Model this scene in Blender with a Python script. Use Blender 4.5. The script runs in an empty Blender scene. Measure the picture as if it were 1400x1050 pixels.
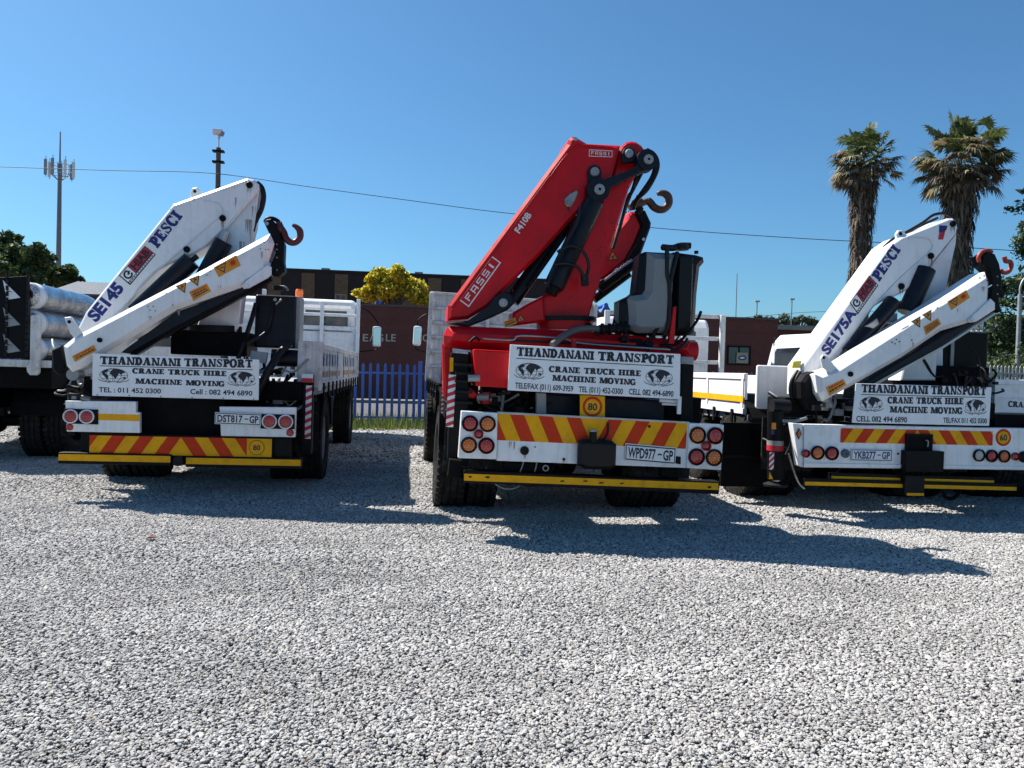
import bpy, bmesh, math, random
import numpy as np
from mathutils import Vector, Matrix
R = math.radians
rnd = random.Random(7)
sc = bpy.context.scene
col = sc.collection

# ---------------------------------------------------------------- camera
F = 1051.0                       # focal length in pixels of the 1400 x 1050 photograph
EYE = Vector((0, 0, 1.40))
YAW, PITCH, ROLL = R(7.6), R(1.05), 0.025
RC = (Matrix.Rotation(-YAW, 3, 'Z') @ Matrix.Rotation(R(90) - PITCH, 3, 'X') @ Matrix.Rotation(ROLL, 3, 'Z'))
cd = bpy.data.cameras.new('camera'); cam = bpy.data.objects.new('camera', cd); col.objects.link(cam)
cam.matrix_world = Matrix.Translation(EYE) @ RC.to_4x4()
cd.sensor_width = 36; cd.lens = F / 1400 * 36; cd.clip_start = .05; cd.clip_end = 6000
sc.camera = cam
FWD = Vector((math.sin(YAW), math.cos(YAW), 0))
RGT = Vector((math.cos(YAW), -math.sin(YAW), 0))

# ---------------------------------------------------------------- world and sun
SUN_TO = Vector((-.62, .49, 1.0)).normalized()
w = bpy.data.worlds.new('World'); sc.world = w; w.use_nodes = True
nt = w.node_tree; bg = nt.nodes['Background']
sky = nt.nodes.new('ShaderNodeTexSky'); sky.sky_type = 'NISHITA'; sky.sun_disc = False
sky.sun_elevation = math.asin(SUN_TO.z); sky.sun_rotation = math.atan2(SUN_TO.x, SUN_TO.y)
sky.altitude = 200; sky.air_density = 1.0; sky.dust_density = 1.0; sky.ozone_density = 5.0
tint = nt.nodes.new('ShaderNodeMix'); tint.data_type = 'RGBA'; tint.blend_type = 'MULTIPLY'; tint.inputs[0].default_value = 1; tint.inputs[7].default_value = (.69, 1.09, 1.23, 1)
nt.links.new(sky.outputs[0], tint.inputs[6]); nt.links.new(tint.outputs[2], bg.inputs[0]); bg.inputs[1].default_value = 0.053
sl = bpy.data.lights.new('sun', 'SUN'); sl.energy = 5.0; sl.angle = R(.53); sl.color = (1, .93, .84)
so = bpy.data.objects.new('sun', sl); col.objects.link(so)
so.rotation_euler = SUN_TO.to_track_quat('Z', 'Y').to_euler()
so.location = (-20, 10, 30)
vs = sc.view_settings; vs.view_transform = 'Standard'; vs.look = 'None'; vs.exposure = 1.05; vs.gamma = 1
sc.cycles.max_bounces = 6; sc.cycles.diffuse_bounces = 1; sc.cycles.transparent_max_bounces = 6

def ray(px, py):
    return RC @ Vector(((px - 700) / F, -(py - 525) / F, -1))
def W(px, py, D):                # the point seen at a pixel, at distance D along the view
    d = ray(px, py); return EYE + d * (D / (d.x * FWD.x + d.y * FWD.y))
def ground(px, D):
    p = W(px, 500, D); return Vector((p.x, p.y, 0))

# ---------------------------------------------------------------- materials
def lin(h):
    return tuple(((c / 255) / 12.92 if c / 255 <= .04045 else ((c / 255 + .055) / 1.055) ** 2.4) for c in h)
class NG:
    def __init__(s, name):
        s.m = bpy.data.materials.new(name); s.m.use_nodes = True
        s.t = s.m.node_tree; s.b = s.t.nodes['Principled BSDF']; s.l = s.t.links
    def n(s, t, **k):
        o = s.t.nodes.new(t)
        for a, v in k.items(): setattr(o, a, v)
        return o
    def noise(s, vec, scale, detail=4, rough=.55):
        o = s.n('ShaderNodeTexNoise'); o.inputs['Scale'].default_value = scale
        o.inputs['Detail'].default_value = detail; o.inputs['Roughness'].default_value = rough
        if vec is not None: s.l.new(vec, o.inputs['Vector'])
        return o.outputs['Fac']
    def ramp(s, fac, stops):
        o = s.n('ShaderNodeValToRGB'); e = o.color_ramp.elements
        while len(e) < len(stops): e.new(.5)
        for q, (p, c) in zip(e, stops): q.position = p; q.color = (*c, 1) if len(c) == 3 else c
        s.l.new(fac, o.inputs[0]); return o.outputs[0]
    def mix(s, fac, a, b, mode='MIX'):
        o = s.n('ShaderNodeMix', data_type='RGBA', blend_type=mode)
        for i, v in ((0, fac), (6, a), (7, b)):
            if hasattr(v, 'is_linked'): s.l.new(v, o.inputs[i])
            else: o.inputs[i].default_value = v if i == 0 else (*v, 1)
        return o.outputs[2]
    def scale(s, vec, sc3):
        o = s.n('ShaderNodeMapping'); o.inputs['Scale'].default_value = sc3; s.l.new(vec, o.inputs[0]); return o.outputs[0]
    def bump(s, h, strength, dist=.01):
        o = s.n('ShaderNodeBump'); o.inputs['Strength'].default_value = strength; o.inputs['Distance'].default_value = dist
        s.l.new(h, o.inputs['Height']); s.l.new(o.outputs[0], s.b.inputs['Normal'])
G3 = lambda v: (v, v, v)
def mat(name, c, rough=.5, metal=0, var=.12, scale=5, bump=0, bscale=60, dirt=0, dcol=(.16, .13, .10), streak=0, coat=0, spec=.5):
    g = NG(name); tc = g.n('ShaderNodeTexCoord').outputs['Object']
    f = g.noise(tc, scale)
    lo = tuple(x * (1 - var) for x in c); hi = tuple(min(1, x * (1 + var * .7)) for x in c)
    o = g.ramp(f, [(.3, lo), (.7, hi)])
    if dirt:
        d = g.ramp(g.noise(tc, scale * 1.7, 8, .7), [(.52, (0, 0, 0)), (.72, G3(dirt))])
        o = g.mix(d, o, dcol)
    if streak:
        d = g.ramp(g.noise(g.scale(tc, (26, 26, 1.6)), 1.0, 5, .6), [(.5, (0, 0, 0)), (.74, G3(streak))])
        o = g.mix(d, o, dcol)
    g.l.new(o, g.b.inputs['Base Color'])
    g.b.inputs['Metallic'].default_value = metal
    rr = g.n('ShaderNodeMapRange'); rr.inputs[3].default_value = max(0, rough - .1); rr.inputs[4].default_value = min(1, rough + .15)
    g.l.new(g.noise(tc, scale * 3, 5), rr.inputs[0]); g.l.new(rr.outputs[0], g.b.inputs['Roughness'])
    g.b.inputs['Specular IOR Level'].default_value = spec
    if coat: g.b.inputs['Coat Weight'].default_value = coat; g.b.inputs['Coat Roughness'].default_value = .12
    if bump: g.bump(g.noise(tc, bscale, 6, .6), bump)
    return g.m

WHITE = mat('white_paint', (.82, .83, .84), .38, var=.06, dirt=.32, streak=.22, dcol=(.30, .26, .21), coat=.25)
CRANEW = mat('crane_white_paint', (.79, .80, .82), .32, var=.06, dirt=.22, streak=.16, dcol=(.33, .29, .24), coat=.35)
OLDW = mat('worn_white_paint', (.66, .66, .65), .5, var=.14, dirt=.8, streak=.6, dcol=(.27, .23, .19))
SIGNW = mat('sign_white', (.84, .86, .88), .4, var=.05, dirt=.14, streak=.12, dcol=(.36, .34, .31))
RED = mat('crane_red_paint', (.58, .004, .010), .36, var=.13, dirt=.2, streak=.2, dcol=(.16, .008, .010), coat=.08, spec=.22)
BLACK = mat('black_paint', (.005, .005, .006), .45, var=.3, dirt=.25, dcol=(.022, .02, .018), spec=.14)
DARK = mat('dark_greasy_steel', (.008, .008, .009), .55, var=.4, scale=9, dirt=.4, dcol=(.03, .025, .02), bump=.15, spec=.2)
CHASSIS = mat('chassis_black', (.004, .004, .0045), .65, var=.4, dirt=.3, dcol=(.016, .014, .012), spec=.1)
NAVY = mat('dark_blue_steel', (.005, .007, .014), .38, var=.3, dirt=.2, dcol=(.03, .03, .03), spec=.25)
STEEL = mat('bare_steel', (.42, .42, .43), .35, metal=.9, var=.2, dirt=.35)
GREYM = mat('grey_metal', (.30, .31, .32), .5, metal=.3, var=.15, dirt=.35)
RUBBER = mat('tyre_rubber', (.018, .018, .018), .9, var=.35, scale=8, dirt=.6, dcol=(.085, .08, .07), bump=.3, bscale=90, spec=.15)
HOSE = mat('hose_rubber', (.006, .006, .007), .45, spec=.35)
YELLOW = mat('yellow_reflective', (.86, .40, .008), .5, spec=.15, var=.10, dirt=.4, dcol=(.22, .12, .03), scale=7)
REDSTR = mat('red_reflective', (.60, .045, .010), .5, spec=.15, var=.12, dirt=.3, dcol=(.18, .05, .02), scale=7)
AMBERL = mat('amber_lens', (.55, .11, .008), .12, coat=.6, var=.15, scale=40)
REDL = mat('red_lens', (.36, .012, .014), .12, coat=.6, var=.15, scale=40)
REDD = mat('red_lens_dots', (.70, .10, .09), .2, coat=.5)
AMBERD = mat('amber_lens_dots', (.85, .38, .10), .2, coat=.5)
CLEARL = mat('clear_lens', (.42, .42, .38), .12, coat=.6)
INK = mat('black_ink', (.010, .011, .022), .5, var=.2)
BLUEINK = mat('blue_ink', (.012, .02, .17), .5, var=.1)
WHINK = mat('white_lettering', (.74, .74, .74), .5, var=.06)
REDINK = mat('red_ink', (.50, .015, .03), .5)
ORANGE = mat('orange_sticker', (.68, .27, .015), .5, dirt=.3, dcol=(.3, .16, .05))
PLATEW = mat('plate_white', (.78, .80, .82), .35, var=.06, dirt=.2)
PLASTIC = mat('grey_tank_plastic', (.21, .22, .225), .48, var=.08, dirt=.2, dcol=(.22, .21, .2), bump=.05)
BPLAST = mat('black_plastic', (.006, .006, .007), .38, spec=.25, var=.2, bump=.05)
GLASS = mat('dark_glass', (.015, .02, .026), .06, var=.2, coat=.8)
MIRROR = mat('mirror_glass', (.7, .75, .8), .03, metal=1, var=.02)
HOOKR = mat('hook_dark_red', (.10, .016, .013), .5, var=.35, dirt=.6, dcol=(.05, .03, .025), bump=.2)
HOOKB = mat('hook_rusty_brown', (.085, .042, .028), .5, metal=.3, var=.4, dirt=.6, dcol=(.05, .03, .02), bump=.2)
HOOKO = mat('hook_orange_red', (.30, .035, .018), .5, var=.3, dirt=.4)
FOIL = None

# ---------------------------------------------------------------- mesh builder
class MB:
    def __init__(s): s.v = []; s.f = []; s.m = []; s.s = []; s.mats = []
    def mi(s, m):
        if m not in s.mats: s.mats.append(m)
        return s.mats.index(m)
    def add(s, vs, fs, m, smooth=False):
        b = len(s.v); k = s.mi(m); s.v += [tuple(v) for v in vs]
        for f in fs: s.f.append([b + i for i in f]); s.m.append(k); s.s.append(smooth)
        return s
    def box(s, x0, x1, y0, y1, z0, z1, m):
        return s.add([(x0, y0, z0), (x1, y0, z0), (x1, y1, z0), (x0, y1, z0), (x0, y0, z1), (x1, y0, z1), (x1, y1, z1), (x0, y1, z1)],
                     [(0, 3, 2, 1), (4, 5, 6, 7), (0, 1, 5, 4), (1, 2, 6, 5), (2, 3, 7, 6), (3, 0, 4, 7)], m)
    def prism(s, pts, y0, y1, m, c=0, m_edge=None):        # polygon in (x, z) carried from y0 to y1; c = chamfer of its front and back rims
        if area(pts) < 0: pts = pts[::-1]                   # counter-clockwise in (x, z) = facing -y
        n = len(pts); rings = []
        if c:
            ins = inset(pts, c); rings = [(ins, y0), (pts, y0 + c), (pts, y1 - c), (ins, y1)]
        else: rings = [(pts, y0), (pts, y1)]
        vs = [(x, y, z) for P, y in rings for x, z in P]
        s.add(vs, [list(range(n)), list(range(len(vs) - 1, len(vs) - n - 1, -1))], m)
        b = len(s.v) - len(vs); k = s.mi(m_edge or m)
        for r in range(len(rings) - 1):
            for i in range(n):
                j = (i + 1) % n
                s.f.append([b + r * n + j, b + r * n + i, b + (r + 1) * n + i, b + (r + 1) * n + j]); s.m.append(k); s.s.append(False)
        return s
    def flat(s, pts, y, m):                                 # a sticker on a plane facing -y
        if area(pts) < 0: pts = pts[::-1]
        return s.add([(x, y, z) for x, z in pts], [list(range(len(pts)))], m)
    def cyl(s, p, q, r, m, seg=16, r2=None, caps=True):
        p, q = Vector(p), Vector(q); r2 = r if r2 is None else r2
        a = (q - p).normalized(); u = a.orthogonal().normalized(); w_ = a.cross(u)
        d = [u * math.cos(2 * math.pi * i / seg) + w_ * math.sin(2 * math.pi * i / seg) for i in range(seg)]
        A = [p + k * r for k in d]; B = [q + k * r2 for k in d]
        s.add(A + B, [(i, (i + 1) % seg, seg + (i + 1) % seg, seg + i) for i in range(seg)], m, True)
        if caps:
            s.add(A, [list(range(seg - 1, -1, -1))], m); s.add(B, [list(range(seg))], m)
        return s
    def tube(s, path, r, m, seg=8, sub=5, closed=False):
        P = spline([Vector(p) for p in path], sub)
        rs = r if callable(r) else (lambda t: r)
        vs = []; n = len(P); up = None
        for i, p in enumerate(P):
            t = (P[min(i + 1, n - 1)] - P[max(i - 1, 0)]).normalized()
            u = (t.orthogonal() if up is None else (up - t * up.dot(t))).normalized(); up = u; w_ = t.cross(u)
            rr = rs(i / (n - 1))
            vs += [p + (u * math.cos(2 * math.pi * k / seg) + w_ * math.sin(2 * math.pi * k / seg)) * rr for k in range(seg)]
        fs = [(i * seg + k, i * seg + (k + 1) % seg, (i + 1) * seg + (k + 1) % seg, (i + 1) * seg + k) for i in range(n - 1) for k in range(seg)]
        s.add(vs, fs, m, True)
        s.add(vs[:seg], [list(range(seg - 1, -1, -1))], m); s.add(vs[-seg:], [list(range(seg))], m)
        return s
    def lathe(s, prof, o, axis, m, seg=32, mats=None):      # prof = [(radius, along)]
        o = Vector(o); a = Vector(axis).normalized(); u = a.orthogonal().normalized(); w_ = a.cross(u); n = len(prof)
        vs = [o + a * h + (u * math.cos(2 * math.pi * k / seg) + w_ * math.sin(2 * math.pi * k / seg)) * r for r, h in prof for k in range(seg)]
        for i in range(n - 1):
            mm = mats[i] if mats else m
            q = [vs[i * seg + k] for k in range(seg)] + [vs[(i + 1) * seg + k] for k in range(seg)]
            s.add(q, [(k, (k + 1) % seg, seg + (k + 1) % seg, seg + k) for k in range(seg)], mm, True)
        return s
    def build(s, name, parent=None, bevel=0, seg=2):
        me = bpy.data.meshes.new(name); me.from_pydata(s.v, [], s.f)
        for m in s.mats: me.materials.append(m)
        me.polygons.foreach_set('material_index', s.m); me.polygons.foreach_set('use_smooth', s.s); me.update()
        o = bpy.data.objects.new(name, me); col.objects.link(o)
        if parent is not None: o.parent = parent
        if bevel:
            b = o.modifiers.new('bevel', 'BEVEL'); b.width = bevel; b.segments = seg; b.limit_method = 'ANGLE'; b.angle_limit = R(35)
        return o
def area(p): return sum(p[i][0] * p[(i + 1) % len(p)][1] - p[(i + 1) % len(p)][0] * p[i][1] for i in range(len(p))) / 2
def inset(p, c):
    n = len(p); out = []
    for i in range(n):
        a, b, d = Vector(p[i - 1]), Vector(p[i]), Vector(p[(i + 1) % n])
        e1 = (b - a).normalized(); e2 = (d - b).normalized(); n1 = Vector((-e1.y, e1.x)); n2 = Vector((-e2.y, e2.x))
        k = n1 + n2; k = n1 if k.length < .2 else k.normalized(); q = max(.5, k.dot(n1))
        out.append(tuple(b + k * (c / q)))
    return out
def spline(P, sub):
    if len(P) < 3 or sub < 2: return P
    out = []
    for i in range(len(P) - 1):
        a, b, c, d = P[max(i - 1, 0)], P[i], P[i + 1], P[min(i + 2, len(P) - 1)]
        for k in range(sub):
            t = k / sub
            out.append(.5 * ((2 * b) + (c - a) * t + (2 * a - 5 * b + 4 * c - d) * t * t + (3 * b - a - 3 * c + d) * t ** 3))
    return out + [P[-1]]
def circ(cx, cz, r, n=24, rz=None): return [(cx + r * math.cos(2 * math.pi * i / n), cz + (rz or r) * math.sin(2 * math.pi * i / n)) for i in range(n)]
def clip(poly, x0, x1, z0, z1):
    for ax, v, sg in ((0, x0, 1), (0, x1, -1), (1, z0, 1), (1, z1, -1)):
        out = []
        for i in range(len(poly)):
            a, b = poly[i], poly[(i + 1) % len(poly)]; da, db = (a[ax] - v) * sg, (b[ax] - v) * sg
            if da >= 0: out.append(a)
            if da * db < 0: t = da / (da - db); out.append((a[0] + (b[0] - a[0]) * t, a[1] + (b[1] - a[1]) * t))
        poly = out
        if not poly: return []
    return poly

def tag(o, label=None, cat=None, group=None, kind=None):
    for k, v in (('label', label), ('category', cat), ('group', group), ('kind', kind)):
        if v: o[k] = v
    return o
def empty(name, loc, label, cat, group=None, rot=(0, 0, 0)):
    o = bpy.data.objects.new(name, None); col.objects.link(o); o.location = loc; o.rotation_euler = rot
    o.empty_display_size = .2
    return tag(o, label, cat, group)

# ---------------------------------------------------------------- lettering
def sans(s, bold=0.0):
    c = bpy.data.curves.new('txt', 'FONT'); c.body = s; c.offset = bold; c.resolution_u = 3
    o = bpy.data.objects.new('txt', c); m = bpy.data.meshes.new_from_object(o)
    V = [(v.co.x, v.co.y) for v in m.vertices]; Fs = [tuple(p.vertices) for p in m.polygons]
    bpy.data.objects.remove(o); bpy.data.curves.remove(c); bpy.data.meshes.remove(m)
    x0 = min(v[0] for v in V); x1 = max(v[0] for v in V)
    return [((x - x0) / (x1 - x0), y / .70) for x, y in V], Fs
def band(pts):
    L = []; Rr = []
    for i, (x, y, w_) in enumerate(pts):
        a = pts[max(i - 1, 0)]; b = pts[min(i + 1, len(pts) - 1)]; d = math.hypot(b[0] - a[0], b[1] - a[1]) or 1
        nx, ny = -(b[1] - a[1]) / d, (b[0] - a[0]) / d
        L.append((x + nx * w_ / 2, y + ny * w_ / 2)); Rr.append((x - nx * w_ / 2, y - ny * w_ / 2))
    return [[L[i], L[i + 1], Rr[i + 1], Rr[i]] for i in range(len(L) - 1)]
def arc(cx, cy, rx, ry, a0, a1, tk, tn, n=14):
    o = []
    for i in range(n + 1):
        a = R(a0 + (a1 - a0) * i / n); o.append((cx + rx * math.cos(a), cy + ry * math.sin(a), tn + (tk - tn) * abs(math.cos(a)) ** 1.3))
    return band(o)
TK, TN, SH, SE = .37, .21, .19, .10
def rc(x0, x1, y0, y1): return [(x0, y0), (x1, y0), (x1, y1), (x0, y1)]
def stem(x, w_=TK, top=True, bot=True, y0=0, y1=1):
    o = [rc(x, x + w_, y0, y1)]
    if bot: o.append(rc(x - SE, x + w_ + SE, 0, SH))
    if top: o.append(rc(x - SE, x + w_ + SE, 1 - SH, 1))
    return o
def dg(xa, ya, xb, yb, w_): return [[(xa, ya), (xa + w_, ya), (xb + w_, yb), (xb, yb)]]
def glyph(c):
    if c == 'I': return stem(SE), TK + 2 * SE
    if c == 'H': return stem(SE) + stem(.72) + [rc(.2, .8, .44, .57)], .72 + TK + SE
    if c == 'T': return stem(.37, top=False) + [rc(.02, .99, 1 - SH, 1), rc(.02, .12, .66, 1), rc(.89, .99, .66, 1)], 1.01
    if c == 'N': return stem(SE + .03, TN) + stem(.83, TN, bot=False) + dg(.66, 0, .08, 1, .30), 1.05
    if c == 'A': return dg(.10, 0, .42, 1, TN) + dg(.68, 0, .36, 1, TK + .02) + [rc(.25, .75, .26, .38), rc(0, .36, 0, SH), rc(.56, 1.08, 0, SH)], 1.08
    if c == 'D': return stem(SE) + arc(.36, .5, .46, .435, -90, 90, TK, TN), .98
    if c == 'P': return stem(SE) + arc(.40, .70, .32, .24, -90, 90, TK, TN) + [rc(.3, .42, .40, .52), rc(.3, .42, .88, 1)], .86
    if c == 'R': return stem(SE) + arc(.40, .725, .32, .215, -90, 90, TK, TN) + [rc(.3, .42, .42, .57), rc(.3, .42, .88, 1), rc(.72, 1.03, 0, SH)] + dg(.66, 0, .42, .5, TK), 1.04
    if c == 'O': return arc(.50, .5, .365, .445, 0, 360, TK, TN, 26), 1.0
    if c == 'C': return arc(.50, .5, .365, .445, 42, 318, TK, TN, 22) + [rc(.76, .87, .62, 1.0)], .92
    if c == 'G': return arc(.50, .5, .365, .445, 42, 330, TK, TN, 22) + [rc(.76, .87, .62, 1.0), rc(.68, .92, .0, .42), rc(.55, 1.0, .36, .48)], 1.0
    if c == 'E': return stem(SE) + [rc(.2, .86, 0, SH), rc(.2, .84, 1 - SH, 1), rc(.2, .62, .44, .56), rc(.76, .86, 0, .34), rc(.74, .84, .68, 1), rc(.55, .64, .36, .64)], .88
    if c == 'U': return stem(SE, bot=False, y0=.35) + stem(.80, TN, bot=False, y0=.35) + arc(.50, .36, .30, .30, 180, 360, TK * .8, TN), 1.03
    if c == 'K': return stem(SE) + dg(.30, .40, .74, 1, TN) + dg(.72, 0, .42, .62, TK) + [rc(.62, 1.02, 1 - SH, 1), rc(.66, 1.10, 0, SH)], 1.08
    if c == 'M': return stem(SE, TN) + stem(.98) + dg(.52, .02, .10, 1, TK) + dg(.56, .02, .96, 1, TN), 1.34
    if c == 'V': return dg(.40, 0, .08, 1, TK) + dg(.44, 0, .74, 1, TN) + [rc(0, .46, 1 - SH, 1), rc(.62, 1.0, 1 - SH, 1)], 1.0
    if c == 'S': return band([(.80, .72, .11), (.72, .86, .14), (.52, .935, .13), (.28, .88, .2), (.22, .73, .25), (.36, .59, .26), (.60, .45, .27), (.74, .30, .25), (.68, .13, .2), (.48, .065, .13), (.24, .12, .14), (.14, .30, .11)]) + [rc(.76, .86, .62, 1), rc(.08, .18, 0, .40)], .92
    return [], .5
def serif(s):
    V = []; Fs = []; x = 0; lay = []
    for c in s:
        ps, w_ = glyph(c)
        for k, p in enumerate(ps):
            Fs.append(tuple(range(len(V), len(V) + len(p)))); V += [(x + a, b) for a, b in p]; lay += [k * .00012] * len(p)
        x += w_ + .05
    x -= .05
    return [(a / x, b) for a, b in V], Fs, lay

# ---------------------------------------------------------------- a vehicle and the planes of its body
class Rig:
    def __init__(s, name, label, cat, px, D, roll=0, yaw=0, group=None):
        g = ground(px, D); s.root = empty(name, g, label, cat, group, (0, roll, yaw)); s.roll = roll
        s.M = Matrix.Translation(g) @ Matrix.Rotation(yaw, 4, 'Z') @ Matrix.Rotation(roll, 4, 'Y')
        s.I = s.M.inverted(); s.o = s.I @ EYE; s.R3 = s.I.to_3x3()
    def P(s, px, py, y=0):
        d = s.R3 @ ray(px, py); t = (y - s.o.y) / d.y; q = s.o + d * t; return (q.x, q.z)
    def Q(s, px, py, y=0): x, z = s.P(px, py, y); return Vector((x, y, z))
    def PP(s, pts, y=0): return [s.P(a, b, y) for a, b in pts]
    def QQ(s, pts): return [s.Q(a, b, y) for a, b, y in pts]
    def k(s, px, py, y=0): return abs(s.P(px + 10, py, y)[0] - s.P(px - 10, py, y)[0]) / 20   # metres per pixel there
    def gz(s, x): return math.tan(s.roll) * x
    def text(s, mb, txt, p0, p1, h, y, m, font='sans', bold=.0, z=0):      # baseline from pixel p0 to p1, capital height h pixels
        a, b = Vector(s.P(*p0, y)), Vector(s.P(*p1, y)); u = b - a
        hp = h * u.length / math.hypot(p1[0] - p0[0], p1[1] - p0[1]); v = Vector((-u.y, u.x)).normalized() * hp
        if font == 'serif': V, Fs, lay = serif(txt)
        else: V, Fs = sans(txt, bold); lay = [0] * len(V)
        pts = [(a + u * i + v * j) for i, j in V]
        mb.add([(p.x, y - z - l, p.y) for p, l in zip(pts, lay)], Fs, m)
    def quad(s, mb, c, y, m, z=0): mb.flat(s.PP(c, y), y - z, m)
    def rect(s, tl, br, y=0):                                               # (x0, x1, z0, z1)
        x0, z1 = s.P(*tl, y); x1, z0 = s.P(*br, y); return x0, x1, z0, z1

def chevrons(mb, x0, x1, z0, z1, y, n, lean, apex, period, phase=0, up=None):
    mb.flat(rc(x0, x1, z0, z1), y, YELLOW); h = z1 - z0
    for half, (a, b, sg) in enumerate(((x0, apex, 1), (apex, x1, -1))):
        for i in range(-2, n):
            c = apex - sg * (phase + i * period)             # top edge of a red stripe, measured outward from the centre
            e = c - sg * period * .5
            sh = -sg * lean
            p = clip([(c, z1), (e, z1), (e + sh, z0), (c + sh, z0)], a, b, z0, z1)
            if len(p) > 2: mb.flat(p, y - .0015, REDSTR)
def globe(mb, cx, cz, rx, rz, y, m):
    for k, (ax, az) in enumerate(((1, 1), (.55, 1), (.12, 1))):
        ring(mb, cx, cz, rx * ax, rz * az, rx * .035, y - .0002 * k, m)
    for t in (-.5, 0, .5):
        mb.flat(rc(cx - rx * math.sqrt(1 - t * t), cx + rx * math.sqrt(1 - t * t), cz + t * rz - rx * .012, cz + t * rz + rx * .012), y - .0008, m)
    A = [(-.86, .35), (-.62, .78), (-.36, .82), (-.50, .45), (-.62, .28), (-.48, .12), (-.36, -.2), (-.46, -.75), (-.60, -.3), (-.76, .02)]
    B = [(-.22, .58), (-.05, .90), (.30, .92), (.66, .72), (.80, .38), (.62, .30), (.52, .05), (.38, .32), (.30, .0), (.12, -.55), (-.02, -.18), (-.16, .05), (-.30, .22)]
    C = [(.62, -.28), (.82, -.18), (.86, -.42), (.68, -.46)]
    for P in (A, B, C): mb.flat([(cx + a * rx, cz + b * rz) for a, b in P], y - .0011, m)
    for sg in (-1, 1):                                        # ribbon under the globe
        mb.flat([(cx + sg * rx * a, cz + rz * b) for a, b in ((.2, -1.06), (.9, -.80), (1.08, -.56), (1.11, -.60), (.92, -.87), (.25, -1.13))], y - .0014, m)
def ring(mb, cx, cz, rx, rz, t, y, m, n=28):
    for i in range(n):
        a, b = 2 * math.pi * i / n, 2 * math.pi * (i + 1) / n
        mb.flat([(cx + math.cos(a) * rx, cz + math.sin(a) * rz), (cx + math.cos(b) * rx, cz + math.sin(b) * rz),
                 (cx + math.cos(b) * (rx - t), cz + math.sin(b) * (rz - t)), (cx + math.cos(a) * (rx - t), cz + math.sin(a) * (rz - t))], y, m)

# ---------------------------------------------------------------- shared vehicle parts
def lamp(rig, px, py, rpx, lens, dots=None, y=0, rim=BLACK, name='tail_light', rimw=.24):
    x, z = rig.P(px, py, y); r = rpx * rig.k(px, py, y); mb = MB()
    mb.lathe([(r * .80, -.004), (r * .86, -.022), (r, -.018), (r, .01)], (x, y, z), (0, 1, 0), rim, 24)
    o = mb.build(name, rig.root); l = MB()
    l.lathe([(.0005, -.020), (r * .4, -.018), (r * .70, -.012), (r * .84, -.004)], (x, y, z), (0, 1, 0), lens, 24)
    if dots:
        k = 0
        for q, n in ((.0, 1), (.34, 6), (.62, 12)):
            for i in range(n):
                a = 2 * math.pi * i / n; cx, cz = x + q * r * math.cos(a), z + q * r * math.sin(a)
                l.lathe([(.0004, -.0245 + q * .014), (r * .085, -.021 + q * .013)], (cx, y, cz), (0, 1, 0), dots, 8)
    l.build('lens', o); return o
def plate(rig, tl, tr, bl, txt, y, ink=INK):
    x0, z1 = rig.P(*tl, y); x1 = rig.P(*tr, y)[0]; z0 = rig.P(*bl, y)[1]
    dz = rig.P(*tr, y)[1] - z1; mb = MB()
    def q(a, b, c, d, yy, m): mb.flat([(x0 + (x1 - x0) * u, z0 + (z1 - z0) * v + dz * u) for u, v in ((a, c), (b, c), (b, d), (a, d))], yy, m)
    mb.prism([(x0, z0), (x1, z0 + dz), (x1, z1 + dz), (x0, z1)], y, y + .012, PLATEW)
    for a, b, c, d in ((.012, .988, .05, .12), (.012, .988, .88, .95), (.012, .028, .12, .88), (.972, .988, .12, .88)): q(a, b, c, d, y - .0015, ink)
    a, b = txt
    W_, H_ = x1 - x0, z1 - z0
    def word(s_, u0, u1):
        V, Fs = sans(s_, .028)
        mb.add([(x0 + W_ * (u0 + (u1 - u0) * i), y - .002, z0 + H_ * (.21 + .58 * j) + dz * (u0 + (u1 - u0) * i)) for i, j in V], Fs, ink)
    word(a, .055, .60); word(b, .75, .945)
    for k in range(3):
        mb.flat(circ(x0 + W_ * (.655 + .025 * k), z0 + H_ * (.5 + (.03 if k == 1 else 0)) + dz * .67, H_ * .055, 8), y - .002, ink)
    return mb.build('number_plate', rig.root)
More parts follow.
